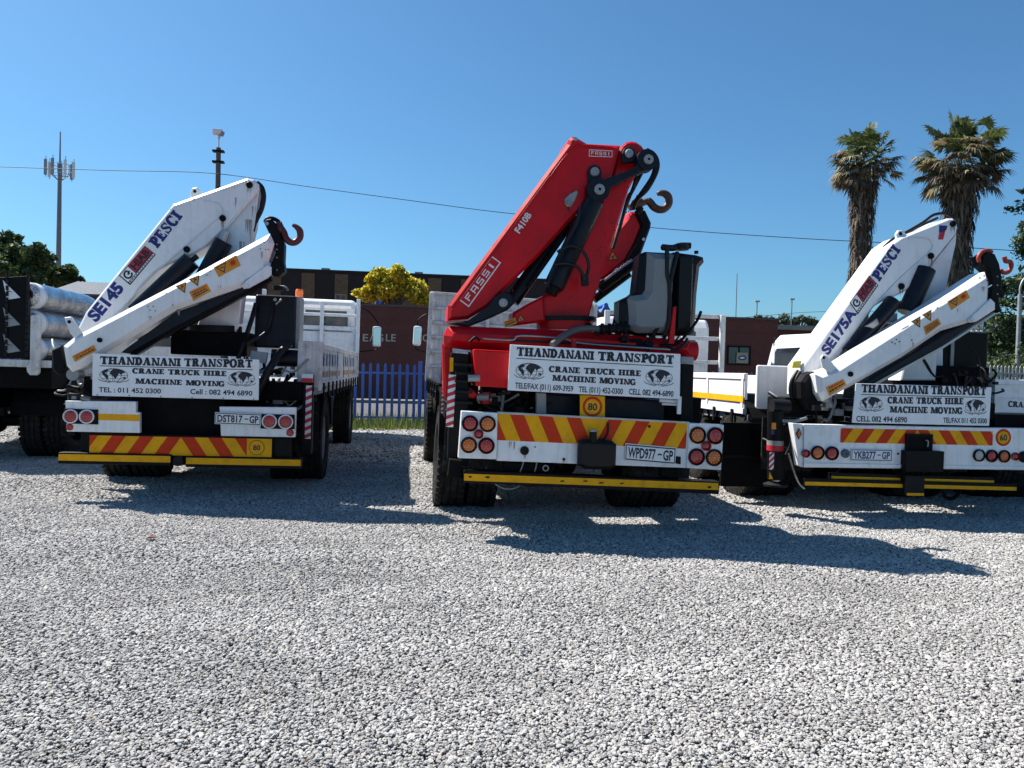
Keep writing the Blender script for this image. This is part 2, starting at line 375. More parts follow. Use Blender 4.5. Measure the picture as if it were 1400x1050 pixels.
def wheel(rig, x, y, r=.51, w_=.28, side=1, rim=GREYM, sink=.015):
    z = rig.gz(x) + r - sink; mb = MB(); h = w_ / 2
    prof = [(r * .56, -h * .80), (r * .66, -h), (r * .84, -h * 1.02), (r * .95, -h * .93), (r, -h * .80)]
    for g in (-.48, 0, .48): prof += [(r, h * (g - .07)), (r * .972, h * (g - .06)), (r * .972, h * (g + .06)), (r, h * (g + .07))]
    prof += [(r, h * .80), (r * .95, h * .93), (r * .84, h * 1.02), (r * .66, h), (r * .56, h * .80)]
    mb.lathe(prof, (x, y, z), (1, 0, 0), RUBBER, 44)
    for i in range(44):                                       # shoulder blocks
        a = 2 * math.pi * i / 44
        for sg in (-1, 1):
            c = Vector((x + sg * h * .80, y + math.cos(a) * r * .995, z + math.sin(a) * r * .995)); t = Vector((0, -math.sin(a), math.cos(a))); n = Vector((0, math.cos(a), math.sin(a)))
            A = [c + Vector((dx * h * .2, 0, 0)) + t * dt * .022 + n * dn for dn in (-.03, .008) for dx, dt in ((-1, -1), (1, -1), (1, 1), (-1, 1))]
            mb.add(A, [(4, 5, 6, 7), (0, 1, 5, 4), (1, 2, 6, 5), (2, 3, 7, 6), (3, 0, 4, 7)], RUBBER)
    o = mb.build('wheel', rig.root)
    k = MB(); s = side
    k.lathe([(r * .57, s * h * .80), (r * .53, s * h * .72), (r * .50, s * h * .1), (r * .30, s * h * .0), (r * .27, s * h * .25), (r * .17, s * h * .62), (r * .12, s * h * .66), (.001, s * h * .66)], (x, y, z), (1, 0, 0), rim, 32)
    for i in range(10):
        a = 2 * math.pi * i / 10; c = Vector((x + s * h * .02, y + math.cos(a) * r * .38, z + math.sin(a) * r * .38)); k.cyl(c, c + Vector((s * .035, 0, 0)), .014, STEEL, 6)
    k.build('rim', o); return o
def axle(rig, y, half=1.25, **kw):
    for s in (-1, 1):
        wheel(rig, s * (half - .15), y, side=s, **kw); wheel(rig, s * (half - .47), y, side=s, **kw)
    r = .51; mb = MB()
    mb.cyl((-half + .3, y, r), (half - .3, y, r), .09, CHASSIS); mb.lathe([(.02, -.24), (.16, -.2), (.24, -.06), (.24, .06), (.16, .2), (.02, .24)], (0, y, r), (1, 0, 0), CHASSIS, 20)
    mb.build('axle', rig.root)
    for s in (-1, 1):
        g = MB(); pr = []
        for i in range(13):
            a = math.pi * (.04 + .92 * i / 12); pr.append((y + math.cos(a) * .62, .55 + math.sin(a) * .62))
        for i in range(12):
            (ya, za), (yb, zb) = pr[i], pr[i + 1]; xa, xb = sorted((s * (half - .66), s * half))
            g.add([(xa, ya, za), (xb, ya, za), (xb, yb, zb), (xa, yb, zb), (xa, ya, za + .02), (xb, ya, za + .02), (xb, yb, zb + .02), (xa, yb, zb + .02)],
                  [(0, 1, 2, 3), (7, 6, 5, 4), (0, 4, 5, 1), (2, 6, 7, 3)], CHASSIS)
        g.build('mudguard', rig.root)
def chassis(rig, y0, y1, z=.80, half=.43):
    mb = MB()
    for s in (-1, 1):
        x = s * half
        mb.box(x - .035, x + .035, y0, y1, z - .13, z + .13, CHASSIS)
    for k in range(6):
        y = y0 + .1 + (y1 - y0 - .3) * k / 5; mb.box(-half + .035, half - .035, y, y + .12, z - .09, z + .09, CHASSIS)
    mb.cyl((-.1, y0 + 2, z - .25), (-.05, y1 - 2, z - .1), .06, CHASSIS)
    for s in (-1, 1):
        mb.box(*sorted((s * .5, s * 1.05)), y0 + 3.2, y0 + 4.4, z - .38, z + .10, CHASSIS)
    return mb.build('chassis', rig.root)
def bed(rig, y0, y1, half, z0, z1, paint, stripe=None, endgate=True, post=0, rail=.10):
    f = MB(); f.box(-half + .03, half - .03, y0 + .02, y1, z0 - .06, z0 + .02, GREYM)
    n = int((y1 - y0) / .55)
    for i in range(n): f.box(-half + .05, half - .05, y0 + .2 + i * .55, y0 + .28 + i * .55, z0 - .16, z0 - .06, CHASSIS)
    for s in (-1, 1): f.box(*sorted((s * .38, s * .46)), y0 + .05, y1, z0 - .28, z0 - .16, CHASSIS)
    f.build('bed_floor', rig.root)
    for s in (-1, 1):
        mb = MB(); X = lambda a, b: sorted((s * a, s * b))
        ya = y0 + .06
        mb.box(*X(half - .035, half), ya, y1 - .06, z0 + .02, z1, paint)
        mb.box(*X(half, half + .014), ya, y1 - .06, z1 - .07, z1 - .003, paint); mb.box(*X(half, half + .014), ya, y1 - .06, z0 + .023, z0 + .09, paint)
        m_ = int((y1 - y0) / 1.0)
        for i in range(m_ + 1):
            yy = ya + .02 + (y1 - y0 - .22) * i / m_; mb.box(*X(half, half + .012), yy, yy + .06, z0 + .091, z1 - .071, paint)
        for i in range(m_ * 2):
            yy = ya + .25 + (y1 - y0 - .6) * i / (m_ * 2 - 1); mb.box(*X(half + .0145, half + .035), yy, yy + .05, z0 - .10, z0 + .07, DARK)
        o = mb.build('dropside', rig.root, .004, 1)
        if stripe:
            q = MB(); zc = z0 + (z1 - z0) * .40; q.box(*X(half + .0125, half + .0165), ya, y1 - .06, zc - .035, zc + .035, stripe); q.build('reflective_stripe', o)
    if endgate:
        mb = MB(); mb.box(-half, half, y0, y0 + .04, z0 - .03, z1, paint)
        for s in (-1, 1): mb.box(*sorted((s * (half - .05), s * half)), y0 - .02, y0 - .002, z0 - .03, z1, paint)
        mb.build('tail_gate', rig.root, .02)

GROUP = 'crane trucks parked side by side on the gravel'
def chain_hook(rig, path, y, r, m, name='crane_hook', tip=.35):
    mb = MB(); mb.tube([rig.Q(a, b, y) for a, b in path], lambda t: r * (1 if t < .75 else 1 - (t - .75) * 4 * (1 - tip)), m, 10, 6)
    return mb.build(name, rig.root)
def disc(mb, rig, px, py, rpx, y0, y1, m, seg=20):
    x, z = rig.P(px, py, y0); mb.cyl((x, y0, z), (x, y1, z), rpx * rig.k(px, py, y0), m, seg)
def pin(mb, rig, px, py, rpx, y, m=BLACK, ring_m=None):
    x, z = rig.P(px, py, y); r = rpx * rig.k(px, py, y)
    mb.lathe([(r, .01), (r, -.014), (r * .85, -.02), (r * .3, -.02), (r * .28, -.012), (.0005, -.012)], (x, y, z), (0, 1, 0), m, 20, mats=[m, m, m, m, ring_m or m])
def triangle(rig, parent, px, py, s, ang, y):                 # yellow warning sticker: triangle with a black rim
    x, z = rig.P(px, py, y); k = s * rig.k(px, py, y); mb = MB()
    def tri(q): return [(x + q * k * math.cos(ang + R(a)), z + q * k * math.sin(ang + R(a))) for a in (90, 210, 330)]
    mb.flat(tri(1), y, INK); mb.flat(tri(.74), y - .001, ORANGE)
    c, s_ = math.cos(ang), math.sin(ang)
    f = lambda P: [(x + k * (a * c - b * s_), z + k * (a * s_ + b * c)) for a, b in P]
    mb.flat(f([(-.25, -.18), (.28, .10), (.24, .22), (-.3, -.04)]), y - .002, INK); mb.flat(f([(-.1, -.3), (.1, -.3), (.06, .0), (-.06, .0)]), y - .0024, INK)
    return mb.build('warning_sticker', parent)
def sticker(rig, parent, quad, y, lines=3, burst=False, tri=False):
    P = [Vector(rig.P(a, b, y)) for a, b in quad]; mb = MB(); mb.flat([tuple(p) for p in P], y, ORANGE)
    def at(u, v): return tuple((P[0] * (1 - u) + P[1] * u) * (1 - v) + (P[3] * (1 - u) + P[2] * u) * v)
    if tri:
        mb.flat([at(.06, .12), at(.52, .12), at(.29, .92)], y - .001, INK); mb.flat([at(.12, .2), at(.46, .2), at(.29, .76)], y - .002, ORANGE)
        mb.flat([at(.2, .3), at(.38, .38), at(.36, .46), at(.22, .4)], y - .003, INK)
    if burst:
        c = (.76, .46); n = 18
        mb.flat([at(c[0] + (.19 if i % 2 else .09) * math.cos(2 * math.pi * i / n), c[1] + (.36 if i % 2 else .17) * math.sin(2 * math.pi * i / n)) for i in range(n)], y - .001, REDSTR)
    if lines:
        r_ = random.Random(int(quad[0][0]))
        for i in range(lines):
            v = .16 + .7 * i / lines; u = .08 + r_.random() * .05
            while u < .86:
                e = min(.92, u + .04 + r_.random() * .10); mb.flat([at(u, v), at(e, v), at(e, v + .42 / lines), at(u, v + .42 / lines)], y - .001, REDSTR if i == 0 else INK); u = e + .025
    return mb.build('warning_sticker', parent)
def signboard(rig, c, y, title, rows, globes, rule, screws=True):
    P = rig.PP(c, y); mb = MB(); mb.prism(P, y, y + .012, SIGNW)
    o = mb.build('signboard', rig.root, .003, 1); t = MB()
    rig.text(t, 'THANDANANI', *title[0], y - .0015, INK, 'serif'); rig.text(t, 'TRANSPORT', *title[1], y - .0015, INK, 'serif')
    a, b = rule; h = 1.0
    rig.quad(t, [a, b, (b[0], b[1] + h), (a[0], a[1] + h)], y - .0015, INK)
    for s, p0, p1, hh, font in rows: rig.text(t, s, p0, p1, hh, y - .0015, INK, font, .022)
    t.build('lettering', o); g = MB()
    for px, py, rx, ry in globes:
        x, z = rig.P(px, py, y); k = rig.k(px, py, y); globe(g, x, z, rx * k, ry * k, y - .0015, INK)
    g.build('globe_emblem', o)
    if screws:
        (x0, za), (x1, zb) = P[0], P[1]; (x3, zd), (x2, ze) = P[3], P[2]
        for i in range(6):
            u = .03 + .94 * i / 5; s = MB()
            s.cyl((x3 + (x2 - x3) * u, y - .004, zd + (ze - zd) * u + .010), (x3 + (x2 - x3) * u, y + .001, zd + (ze - zd) * u + .010), .006, DARK, 8); s.build('screw', o)
    return o
def striped_post(mb, x0, x1, z0, z1, y, n=6, sl=.03):         # red and white marker strip
    mb.flat(rc(x0, x1, z0, z1), y, PLATEW); h = (z1 - z0) / n
    for i in range(-1, n + 1):
        p = clip([(x0, z0 + i * h), (x1, z0 + i * h + sl), (x1, z0 + (i + .5) * h + sl), (x0, z0 + (i + .5) * h)], x0, x1, z0, z1)
        if len(p) > 2: mb.flat(p, y - .0015, REDINK)
def speed_disc(rig, px, py, rpx, y, txt, square=None, redring=True):
    mb = MB(); x, z = rig.P(px, py, y); r = rpx * rig.k(px, py, y)
    if square: mb.prism(rig.PP(square, y), y + .0005, y + .010, YELLOW)
    mb.flat(circ(x, z, r, 32), y - .001, REDSTR if redring else INK); mb.flat(circ(x, z, r * (.74 if redring else .93), 32), y - .002, YELLOW)
    V, Fs = sans(txt, .03); w_, h = r * .95, r * .66
    mb.add([(x - w_ / 2 + w_ * i, y - .003, z - h / 2 + h * j) for i, j in V], Fs, INK)
    return mb.build('speed_limit_disc', rig.root)
def cab(rig, y0, y1, half, z0, z1, paint, rear=()):
    prof = [(y0, z0), (y0, z1 - .18), (y0 + .12, z1), (y1 - .55, z1 + .02), (y1 - .30, z1 - .10), (y1 - .02, z0 + (z1 - z0) * .48), (y1, z0 + .3), (y1, z0)]
    mb = MB(); n = len(prof)
    ring = [(-half, 0), (-half + .06, -.0), (half - .06, 0), (half, 0)]
    vs = [(-half, y, z) for y, z in prof] + [(half, y, z) for y, z in prof]
    mb.add(vs, [list(range(n)), list(range(2 * n - 1, n - 1, -1))] + [((i + 1) % n, i, n + i, n + (i + 1) % n) for i in range(n)], paint)
    o = mb.build('cab', rig.root, .07, 3)
    zw0, zw1 = z0 + (z1 - z0) * .50, z1 - .22
    for s in (-1, 1):
        x = s * (half + .003); g = MB()
        g.add([(x, y0 + .45, zw0), (x, y1 - .18, zw0), (x, y1 - .50, zw1), (x, y0 + .45, zw1)], [(0, 1, 2, 3)], GLASS); g.build('side_window', o)
    for x0, x1, za, zb in rear:
        g = MB(); g.prism(rc(x0, x1, za, zb), y0 - .012, y0 + .02, GLASS); g.build('rear_window', o, .02, 2)
    return o
def mirror(rig, px, py, hpx, wpx, y, arm_to, m=CRANEW):
    x, z = rig.P(px, py, y); k = rig.k(px, py, y); w_, h = wpx * k / 2, hpx * k / 2; mb = MB()
    mb.box(x - w_, x + w_, y, y + .09, z - h, z + h, m); o = mb.build('side_mirror', rig.root, .03, 2)
    g = MB(); g.flat(rc(x - w_ * .78, x + w_ * .78, z - h * .86, z + h * .86), y - .003, MIRROR); g.build('mirror_glass', o)
    a = MB(); q = Vector(arm_to); b = Vector((x, y + .05, z + h)); a.tube([b, b + Vector((0, .02, .10)), (b + q) / 2 + Vector((0, 0, .14)), q + Vector((0, 0, .05)), q], .014, BLACK, 8); a.build('mirror_arm', o); a = MB(); b = Vector((x, y + .05, z - h))
    a.tube([b, b + Vector((0, .02, -.06)), Vector((q.x, q.y, b.z - .12))], .012, BLACK, 8); a.build('mirror_arm', o)
def clutter(rig, name, x0, x1, z0, z1, y0, y1, n, seed, m=(HOSE, DARK, GREYM)):       # hydraulic hoses, valves and fittings in the shade under the crane
    r_ = random.Random(seed); mb = MB()
    for i in range(n):
        p = Vector((r_.uniform(x0, x1), r_.uniform(y0, y1), r_.uniform(z0, z1))); d = Vector((r_.uniform(-.5, .5), r_.uniform(-.1, .2), r_.uniform(-.3, .3)))
        mm = r_.choice(m); t = r_.random()
        if t < .6: mb.tube([p, p + d * .4 + Vector((0, 0, -.08)), p + d * .8, p + d + Vector((0, .1, .05))], r_.uniform(.008, .020), mm, 6, 4)
        elif t < .8: s = r_.uniform(.02, .06); mb.box(p.x - s, p.x + s, p.y - s, p.y + s, p.z - s * .7, p.z + s * .7, mm)
        else: mb.cyl(p, p + Vector((r_.uniform(.05, .14), 0, r_.uniform(-.03, .03))), r_.uniform(.015, .035), mm, 10)
    return mb.build(name, rig.root)

# ================================================================ left crane truck
A = Rig('crane_truck', 'white crane truck on the left with plate DST817 GP and yellow 80 disc', 'crane truck', 247, 7.7, .009, 0, GROUP)
r = A.root
chassis(A, .25, 6.6); axle(A, 1.75); bed(A, .62, 6.9, 1.27, 1.14, 1.66, OLDW, endgate=False)
FADE = mat('faded_orange_lettering', (.50, .36, .26), .6, var=.35, scale=9); FADEB = mat('faded_blue_lettering', (.42, .47, .56), .6, var=.25, scale=7)
for ya, yb in ((1.0, 3.3), (3.7, 6.4)):
    mb = MB()
    for k in range(int((yb - ya) / .22)): mb.box(1.2825, 1.2832, ya + k * .22, ya + k * .22 + rnd.uniform(.12, .19), 1.27, 1.34, FADE)
    for k in range(int((yb - ya) / .34)): mb.box(1.2825, 1.2832, ya + k * .34, ya + k * .34 + rnd.uniform(.16, .26), 1.40, 1.55, FADEB)
    mb.build('faded_lettering', r)
mb = MB(); x0, x1, z0, z1 = A.rect((408, 466), (440, 534), .60); mb.box(x0, x1, .56, .60, z0, z1, OLDW); mb.build('bed_corner_panel', r, .012)
for s in (-1, 1): wheel(A, s * 1.10, 6.05, side=s)
# the sideboard lettering, mostly worn away
hb = MB()
for px in (440, 489.5): x = A.P(px, 440, 6.95)[0]; hb.box(x - .035, x + .035, 6.92, 6.98, 1.66, A.P(px, 409 if px > 470 else 412, 6.95)[1], WHITE)
for x in (-1.22, -.5): hb.box(x - .035, x + .035, 6.92, 6.98, 1.66, 2.80, WHITE)
for py, h in ((414.5, 5), (430, 4), (448, 6)): z = A.P(440, py, 7.0)[1]; hh = h / 2 * A.k(440, py, 7.0); hb.box(-1.25, 1.25, 6.985, 7.015, z - hh, z + hh, WHITE)
z = A.P(440, 453, 7.0)[1]; hb.box(-.30, 1.25, 6.99, 7.01, 1.66, z, WHITE)
hb.build('headboard', r, .006, 1)
wn = [(*sorted((A.P(p0, 440, 7.12)[0], A.P(p1, 440, 7.12)[0])), A.P(450, q1, 7.12)[1], A.P(450, q0, 7.12)[1]) for p0, p1, q0, q1 in ((415, 437.5, 432.5, 446), (442.5, 476, 432.5, 446), (417, 437.5, 424.5, 428), (442.5, 474, 424.5, 428))]
cab(A, 7.12, 8.8, 1.17, 1.0, A.P(440, 408.5, 7.2)[1], WHITE, wn)
mirror(A, 515, 460, 28, 11.5, 8.2, (1.18, 8.35, 2.6))
mb = MB(); x, z = A.P(409, 409, 7.9); mb.lathe([(.09, 0), (.09, .04), (.075, .05), (.075, .20), (.06, .23), (.001, .235)], (x, 7.9, z - .03), (0, 0, 1), mat('orange_beacon_plastic', (.85, .16, .01), .2, coat=.5), 20); mb.build('beacon', r)
# rear bars and lights
for i, (c, extra) in enumerate(((((89, 548), (186, 549), (186, 563.5), (191, 564), (191, 592), (91, 590)), 1), (((300, 556), (405, 557), (403.5, 598), (302, 596)), 0))):
    mb = MB(); mb.prism(A.PP(c, 0), 0, .06, WHITE); o = mb.build('light_bar', r, .006)
    if extra: q = MB(); A.quad(q, [(132, 565.5), (190.5, 567), (190.5, 576), (132, 574)], -.0015, YELLOW); q.build('reflective_strip', o)
    q = MB(); c2 = [(88, 558.5), (134, 560), (134, 580.5), (88, 579)] if i == 0 else [(356, 566), (403, 567), (403, 587), (356, 586)]
    q.prism(A.PP(c2, -.012), -.012, -.001, BLACK); q.build('light_housing', o, .004)
    k = MB(); px, py = ((95.5, 584), (396.5, 591.5))[i]; x, z = A.P(px, py, 0); h = 5.4 * A.k(px, py, 0)
    k.lathe([(.0005, -.012), (h * .7, -.010), (h, -.002)], (x, 0, z), (0, 1, 0), REDL, 8); k.build('reflector', o)
for px, py in ((97, 569), (119, 569.5), (368.5, 576), (390.7, 576.7)): lamp(A, px, py, 10.3, REDL, REDD, -.014, PLATEW)
plate(A, (294, 563.5), (357, 566), (293.5, 579.5), ('DST817', 'GP'), -.03)
mb = MB(); x0, z1 = A.P(122.5, 594, .02); x1, z0 = A.P(371, 627, .02); q = A.rect((122.5, 595), (337, 624.5), .02)
mb.box(x0 - .02, x1 + .01, .025, .06, z0 - .0, z1 + .01, BLACK); o = mb.build('chevron_board', r, .004); m2 = MB()
chevrons(m2, q[0], q[1], q[2], q[3], .0225, 8, .122, A.P(247, 610, .02)[0], .262, 0); m2.flat(rc(q[1], x1, q[2] + .0, q[3]), .0225, YELLOW); m2.build('chevrons', o)
speed_disc(A, 351, 612, 10.6, .019, '80', None, False)
for a, b in (((80, 620), (234, 623)), ((254, 625), (412, 628))):
    mb = MB(); x0, za = A.P(*a, 0); x1, zb = A.P(*b, 0); mb.prism([(x0, za - .10), (x1, zb - .10), (x1, zb + .012), (x0, za + .012)], -.005, .10, BLACK); o = mb.build('bumper', r, .006)
    q = MB(); q.flat([(x0 + .004, za - .068), (x1 - .004, zb - .068), (x1 - .004, zb - .004), (x0 + .004, za - .004)], -.0075, YELLOW); q.build('yellow_strip', o)
mb = MB(); disc(mb, A, 243, 631, 7, -.06, .1, DARK); mb.box(*A.rect((233, 622), (255, 636), .05)[:2], .05, .3, *A.rect((233, 622), (255, 636), .05)[2:], DARK); mb.build('tow_hitch', r, .004)
for q4 in (A.rect((110, 590), (122, 622), .06), A.rect((371, 599), (396, 627), .06)): mb = MB(); mb.box(q4[0], q4[1], .07, .2, q4[2], q4[3], BLACK); mb.build('bumper_bracket', r, .005)
mb = MB(); x0, x1, z0, z1 = A.rect((180, 548), (306, 600), .2); mb.box(x0, x1, .2, .5, z0, z1 + .25, CHASSIS); mb.build('rear_crossmember', r, .006)
signboard(A, [(126.5, 483), (354.5, 491.5), (353.5, 547), (126, 541)], .04,
          [((136.5, 498), (247, 501), 11.6), ((251.5, 501), (345, 502.8), 11.6)],
          [('CRANE TRUCK HIRE', (181, 510.5), (309.5, 514.5), 7.6, 'serif'), ('MACHINE MOVING', (185, 524.5), (307, 528.5), 7.6, 'serif'),
           ('TEL : 011 452 0300', (135, 536), (220, 538), 7, 'sans'), ('Cell : 082 494 6890', (260, 538.5), (345, 541), 7, 'sans')],
          [(155.5, 513, 19.5, 10), (330.5, 517.5, 18, 10)], ((136.5, 499.6), (345.5, 505)))
# crane: first boom, second boom folded in front, column
bm = [(104, 452), (117, 426), (236, 279), (338, 243), (347, 245), (353, 251), (354, 258), (350, 264), (310, 311), (284, 336), (256, 353), (232, 360.5), (212, 372), (196, 388), (178, 413), (150, 450), (120, 480), (104, 470)]
mb = MB(); mb.prism(A.PP(bm, .50), .50, .82, CRANEW, .022); boom = mb.build('crane_boom', r)
mb = MB(); mb.tube(A.QQ([(152, 436, .497), (214, 372, .497), (252, 338, .497), (292, 303, .497), (304, 291, .497), (300, 280, .497), (292, 277, .497), (276, 274, .497)]), .007, CRANEW, 6)
A.quad(mb, [(232, 286), (336, 248), (336, 249), (233, 287)], .498, CRANEW); mb.build('weld_seam', boom)
for px, py in ((341, 253), (304.5, 298.5), (255.5, 341)): mb = MB(); pin(mb, A, px, py, 4.6, .497); mb.build('hinge_pin', boom)
mb = MB(); P = A.PP([(259, 277), (260, 262), (263, 257), (269, 256), (273, 259), (275, 263), (277, 268)], .6); mb.prism(P, .6, .64, CRANEW, .006); disc(mb, A, 266.3, 261.5, 2.3, .597, .645, DARK); mb.build('lifting_eye', boom)
t = MB()
A.text(t, 'PESCI', (215.5, 340), (250, 296), 15.5, .497, BLUEINK, 'serif'); A.text(t, 'SE145', (131, 441), (170, 394), 15.5, .497, BLUEINK, 'sans', .05)
t.build('lettering', boom)
def hiab(rig, quad, y, parent):
    mb = MB(); P = [Vector(rig.P(a, b, y)) for a, b in quad]
    at = lambda u, v: P[0] * (1 - u) * (1 - v) + P[1] * u * (1 - v) + P[2] * u * v + P[3] * (1 - u) * v       # u along the baseline, v upward
    def q(a, b, c, d, z, m): mb.flat([tuple(at(*k)) for k in ((a, c), (b, c), (b, d), (a, d))], y - z, m)
    q(0, 1, 0, 1, 0, INK); q(.34, .98, .30, .95, .001, REDINK); q(.34, .98, .26, .30, .001, INK)
    V, Fs = sans('HIAB', .05); mb.add([(at(.37 + .58 * i, .38 + .50 * j).x, y - .002, at(.37 + .58 * i, .38 + .50 * j).y) for i, j in V], Fs, INK)
    q(.03, .32, .24, .95, .001, PLATEW); c = at(.175, .58); s = (P[1] - P[0]).length
    a = (P[1] - P[0]).normalized(); b = Vector((-a.y, a.x))
    for i in range(14):
        t0, t1 = R(50 + 290 * i / 14), R(50 + 290 * (i + 1) / 14)
        f = lambda rr, tt: tuple(c + a * (rr * math.cos(tt)) + b * (rr * math.sin(tt)))
        mb.flat([f(s * .115, t0), f(s * .115, t1), f(s * .07, t1), f(s * .07, t0)], y - .002, INK)
    mb.flat([tuple(c + a * (s * i) + b * (s * j)) for i, j in ((-.02, .0), (.06, .07), (.10, .02), (.03, -.03))], y - .0024, INK)
    q(.04, .98, .08, .19, .001, PLATEW)
    for i in range(12): q(.06 + .075 * i, .11 + .075 * i, .105, .165, .002, INK)
    mb.build('maker_badge', parent)
hiab(A, [(178, 390), (213, 348), (198, 336), (162.5, 377)], .497, boom)
mb = MB(); P = A.PP([(300, 318), (311, 309), (351, 257), (354, 262), (347.5, 308), (339, 342), (326, 442), (318, 470), (262, 470), (296, 354)], .55); mb.prism(P, .555, .77, CRANEW, .012); mb.build('crane_column', r)
for tp, tr in (([(351, 250, .60), (358, 257, .60), (360.5, 270, .60), (357, 287, .60), (349, 303, .60), (345, 316, .60)], .028), ([(349, 250, .70), (358, 262, .70), (359, 276, .70), (352, 296, .70)], .022)):
    mb = MB(); mb.tube(A.QQ(tp), tr, HOSE, 8); mb.build('hydraulic_hose', r)
mb = MB(); mb.cyl(A.Q(306, 330, .48), A.Q(268, 400, .48), .095, NAVY, 20); mb.cyl(A.Q(309, 316, .48), A.Q(300, 338, .48), .045, STEEL, 14); mb.build('boom_cylinder', r)
mb = MB(); mb.cyl(A.Q(262, 356, .47), A.Q(186, 428, .47), .10, NAVY, 20); mb.cyl(A.Q(270, 350, .46), A.Q(205, 398, .46), .03, HOSE, 10); mb.build('lift_cylinder', r)
jb = [(84, 473), (101, 459), (240, 387), (368, 318.5), (374, 332), (366, 357), (368, 373), (330, 392), (240, 423), (150, 478), (110, 503), (96, 508.5), (88.5, 500)]
mb = MB(); mb.prism(A.PP(jb, .12), .12, .42, CRANEW, .05); jib = mb.build('crane_jib', r)
mb = MB(); mb.prism(A.PP([(371, 378), (330, 403), (236, 451), (180, 484), (165, 482), (240, 427), (330, 395), (367, 375)], .18), .16, .36, NAVY, .02)
mb.prism(A.PP([(372, 383), (330, 407), (236, 456), (182, 488), (178, 485), (236, 452), (330, 403), (371, 380)], .22), .20, .30, BLACK); mb.build('jib_extension', r, .004)
mb = MB(); A.text
mb.prism(A.PP([(331, 389), (336, 384), (366, 361), (371, 365), (371, 375), (366, 380), (340, 394), (333, 395)], .10), .10, .125, CRANEW, .008); pin(mb, A, 336.5, 391, 3.2, .098, CRANEW); mb.build('latch_plate', jib)
mb = MB()
for px, py, q in ((136.5, 465, 3.6),): pin(mb, A, px, py, q, .117); mb.build('hinge_pin', jib)
for px, py in ((205, 424), (209, 419), (202, 419), (212, 425), (227, 401), (236, 417), (365, 328), (361, 331), (367, 341), (363, 341), (356, 340), (283, 376), (287, 371)): mb = MB(); disc(mb, A, px, py, .8, .113, .121, DARK, 8); mb.build('bolt', jib)
for px, py in ((283, 374), (333, 346)): mb = MB(); A.quad(mb, [(px - 5, py + 3.4), (px + 4, py - 1), (px + 4.6, py + .6), (px - 4.4, py + 5)], .116, WHINK); mb.build('chipped_paint', jib)
mb = MB(); mb.prism(A.PP([(89, 434), (98, 433), (103, 440), (113, 455), (104, 463), (97, 456)], .16), .14, .17, CRANEW, .006); disc(mb, A, 94.5, 440, 2.6, .137, .172, DARK); mb.prism(A.PP([(70, 478), (84, 471), (90, 503), (78, 512), (71, 505)], .26), .26, .40, BLACK, .015); mb.build('jib_bracket', jib)
disc_m = MB(); x, z = A.P(99, 512, .2); disc_m.cyl((x, .20, z), (x, .36, z), .06, GREYM, 20); disc_m.build('hinge_drum', r)
sticker(A, jib, [(292, 365.5), (323, 348.5), (329, 363), (299, 379)], .1165, 0, True, True)
sticker(A, jib, [(258.5, 399), (282.5, 387.5), (288.5, 398), (264.5, 411.5)], .1165, 3)
sticker(A, jib, [(98.5, 487), (128.5, 471.5), (132, 479.5), (102.5, 495)], .1165, 2)
triangle(A, jib, 249, 392.5, 9.5, R(205), .1165); triangle(A, jib, 267, 383, 9.5, R(205), .1165)
mb = MB(); mb.prism(A.PP([(360, 303), (363, 299), (370, 298), (378, 306), (383, 321), (388, 333), (387, 357), (389, 370), (381, 377), (371, 376), (369, 362), (376, 345), (372, 328), (364, 312)], .17), .19, .36, BLACK, .014); disc(mb, A, 365, 305.5, 2.5, .17, .2, STEEL)
mb.tube(A.QQ([(362, 304, .25), (366, 299, .25), (374, 299, .25), (382, 304, .25), (385, 311, .25)]), .022, BLACK, 8)
for py in (334, 341, 352, 369): disc(mb, A, 378.5, py, 1.1, .185, .2, GREYM, 8)
mb.build('jib_end_linkage', r, .004, 1)
mb = MB(); mb.cyl(A.Q(376, 313, .25), A.Q(387, 313.5, .25), .05, HOOKR, 16); mb.cyl(A.Q(378, 306, .25), A.Q(385, 306, .25), .03, HOOKR, 12); mb.build('hook_swivel', r)
chain_hook(A, [(384, 312), (388, 318), (391, 326), (397, 331), (404, 331), (410, 325), (410, 316), (405, 310), (400, 307.5)], .25, .036, HOOKR, tip=.5)
def stain(rig, parent, spots, y, m):                         # rust and grease that has run down from pins and seams
    for px, py, w_, l in spots:
        x, z = rig.P(px, py, y); k = rig.k(px, py, y); mb = MB(); r_ = random.Random(int(px * 7 + py))
        for j in range(4):
            a = x + (r_.random() - .5) * w_ * k; b = w_ * k * r_.uniform(.05, .16); e = l * k * r_.uniform(.45, 1)
            mb.flat([(a - b, z), (a + b, z), (a + b * .6, z - e * .6), (a, z - e), (a - b * .5, z - e * .55)], y - .0004 * j, m)
        mb.build('rust_stain', parent)
RUSTY = mat('rust_stain', (.42, .33, .26), .7, var=.3, scale=20); RUST2 = mat('rust_stain_strong', (.30, .19, .12), .8, var=.3, scale=20)
stain(A, boom, ((304.5, 303, 7, 13), (255.5, 345, 6, 12), (341, 257, 5, 9), (265, 270, 4, 5), (322, 270, 6, 16)), .4985, RUSTY)
stain(A, jib, ((245, 425, 5, 8), (300, 390, 4, 7), (357, 344, 5, 12), (205, 432, 5, 9)), .1185, RUSTY); stain(A, r, ((339, 300, 9, 40), (331, 330, 7, 34), (347, 282, 5, 20)), .553, RUSTY)
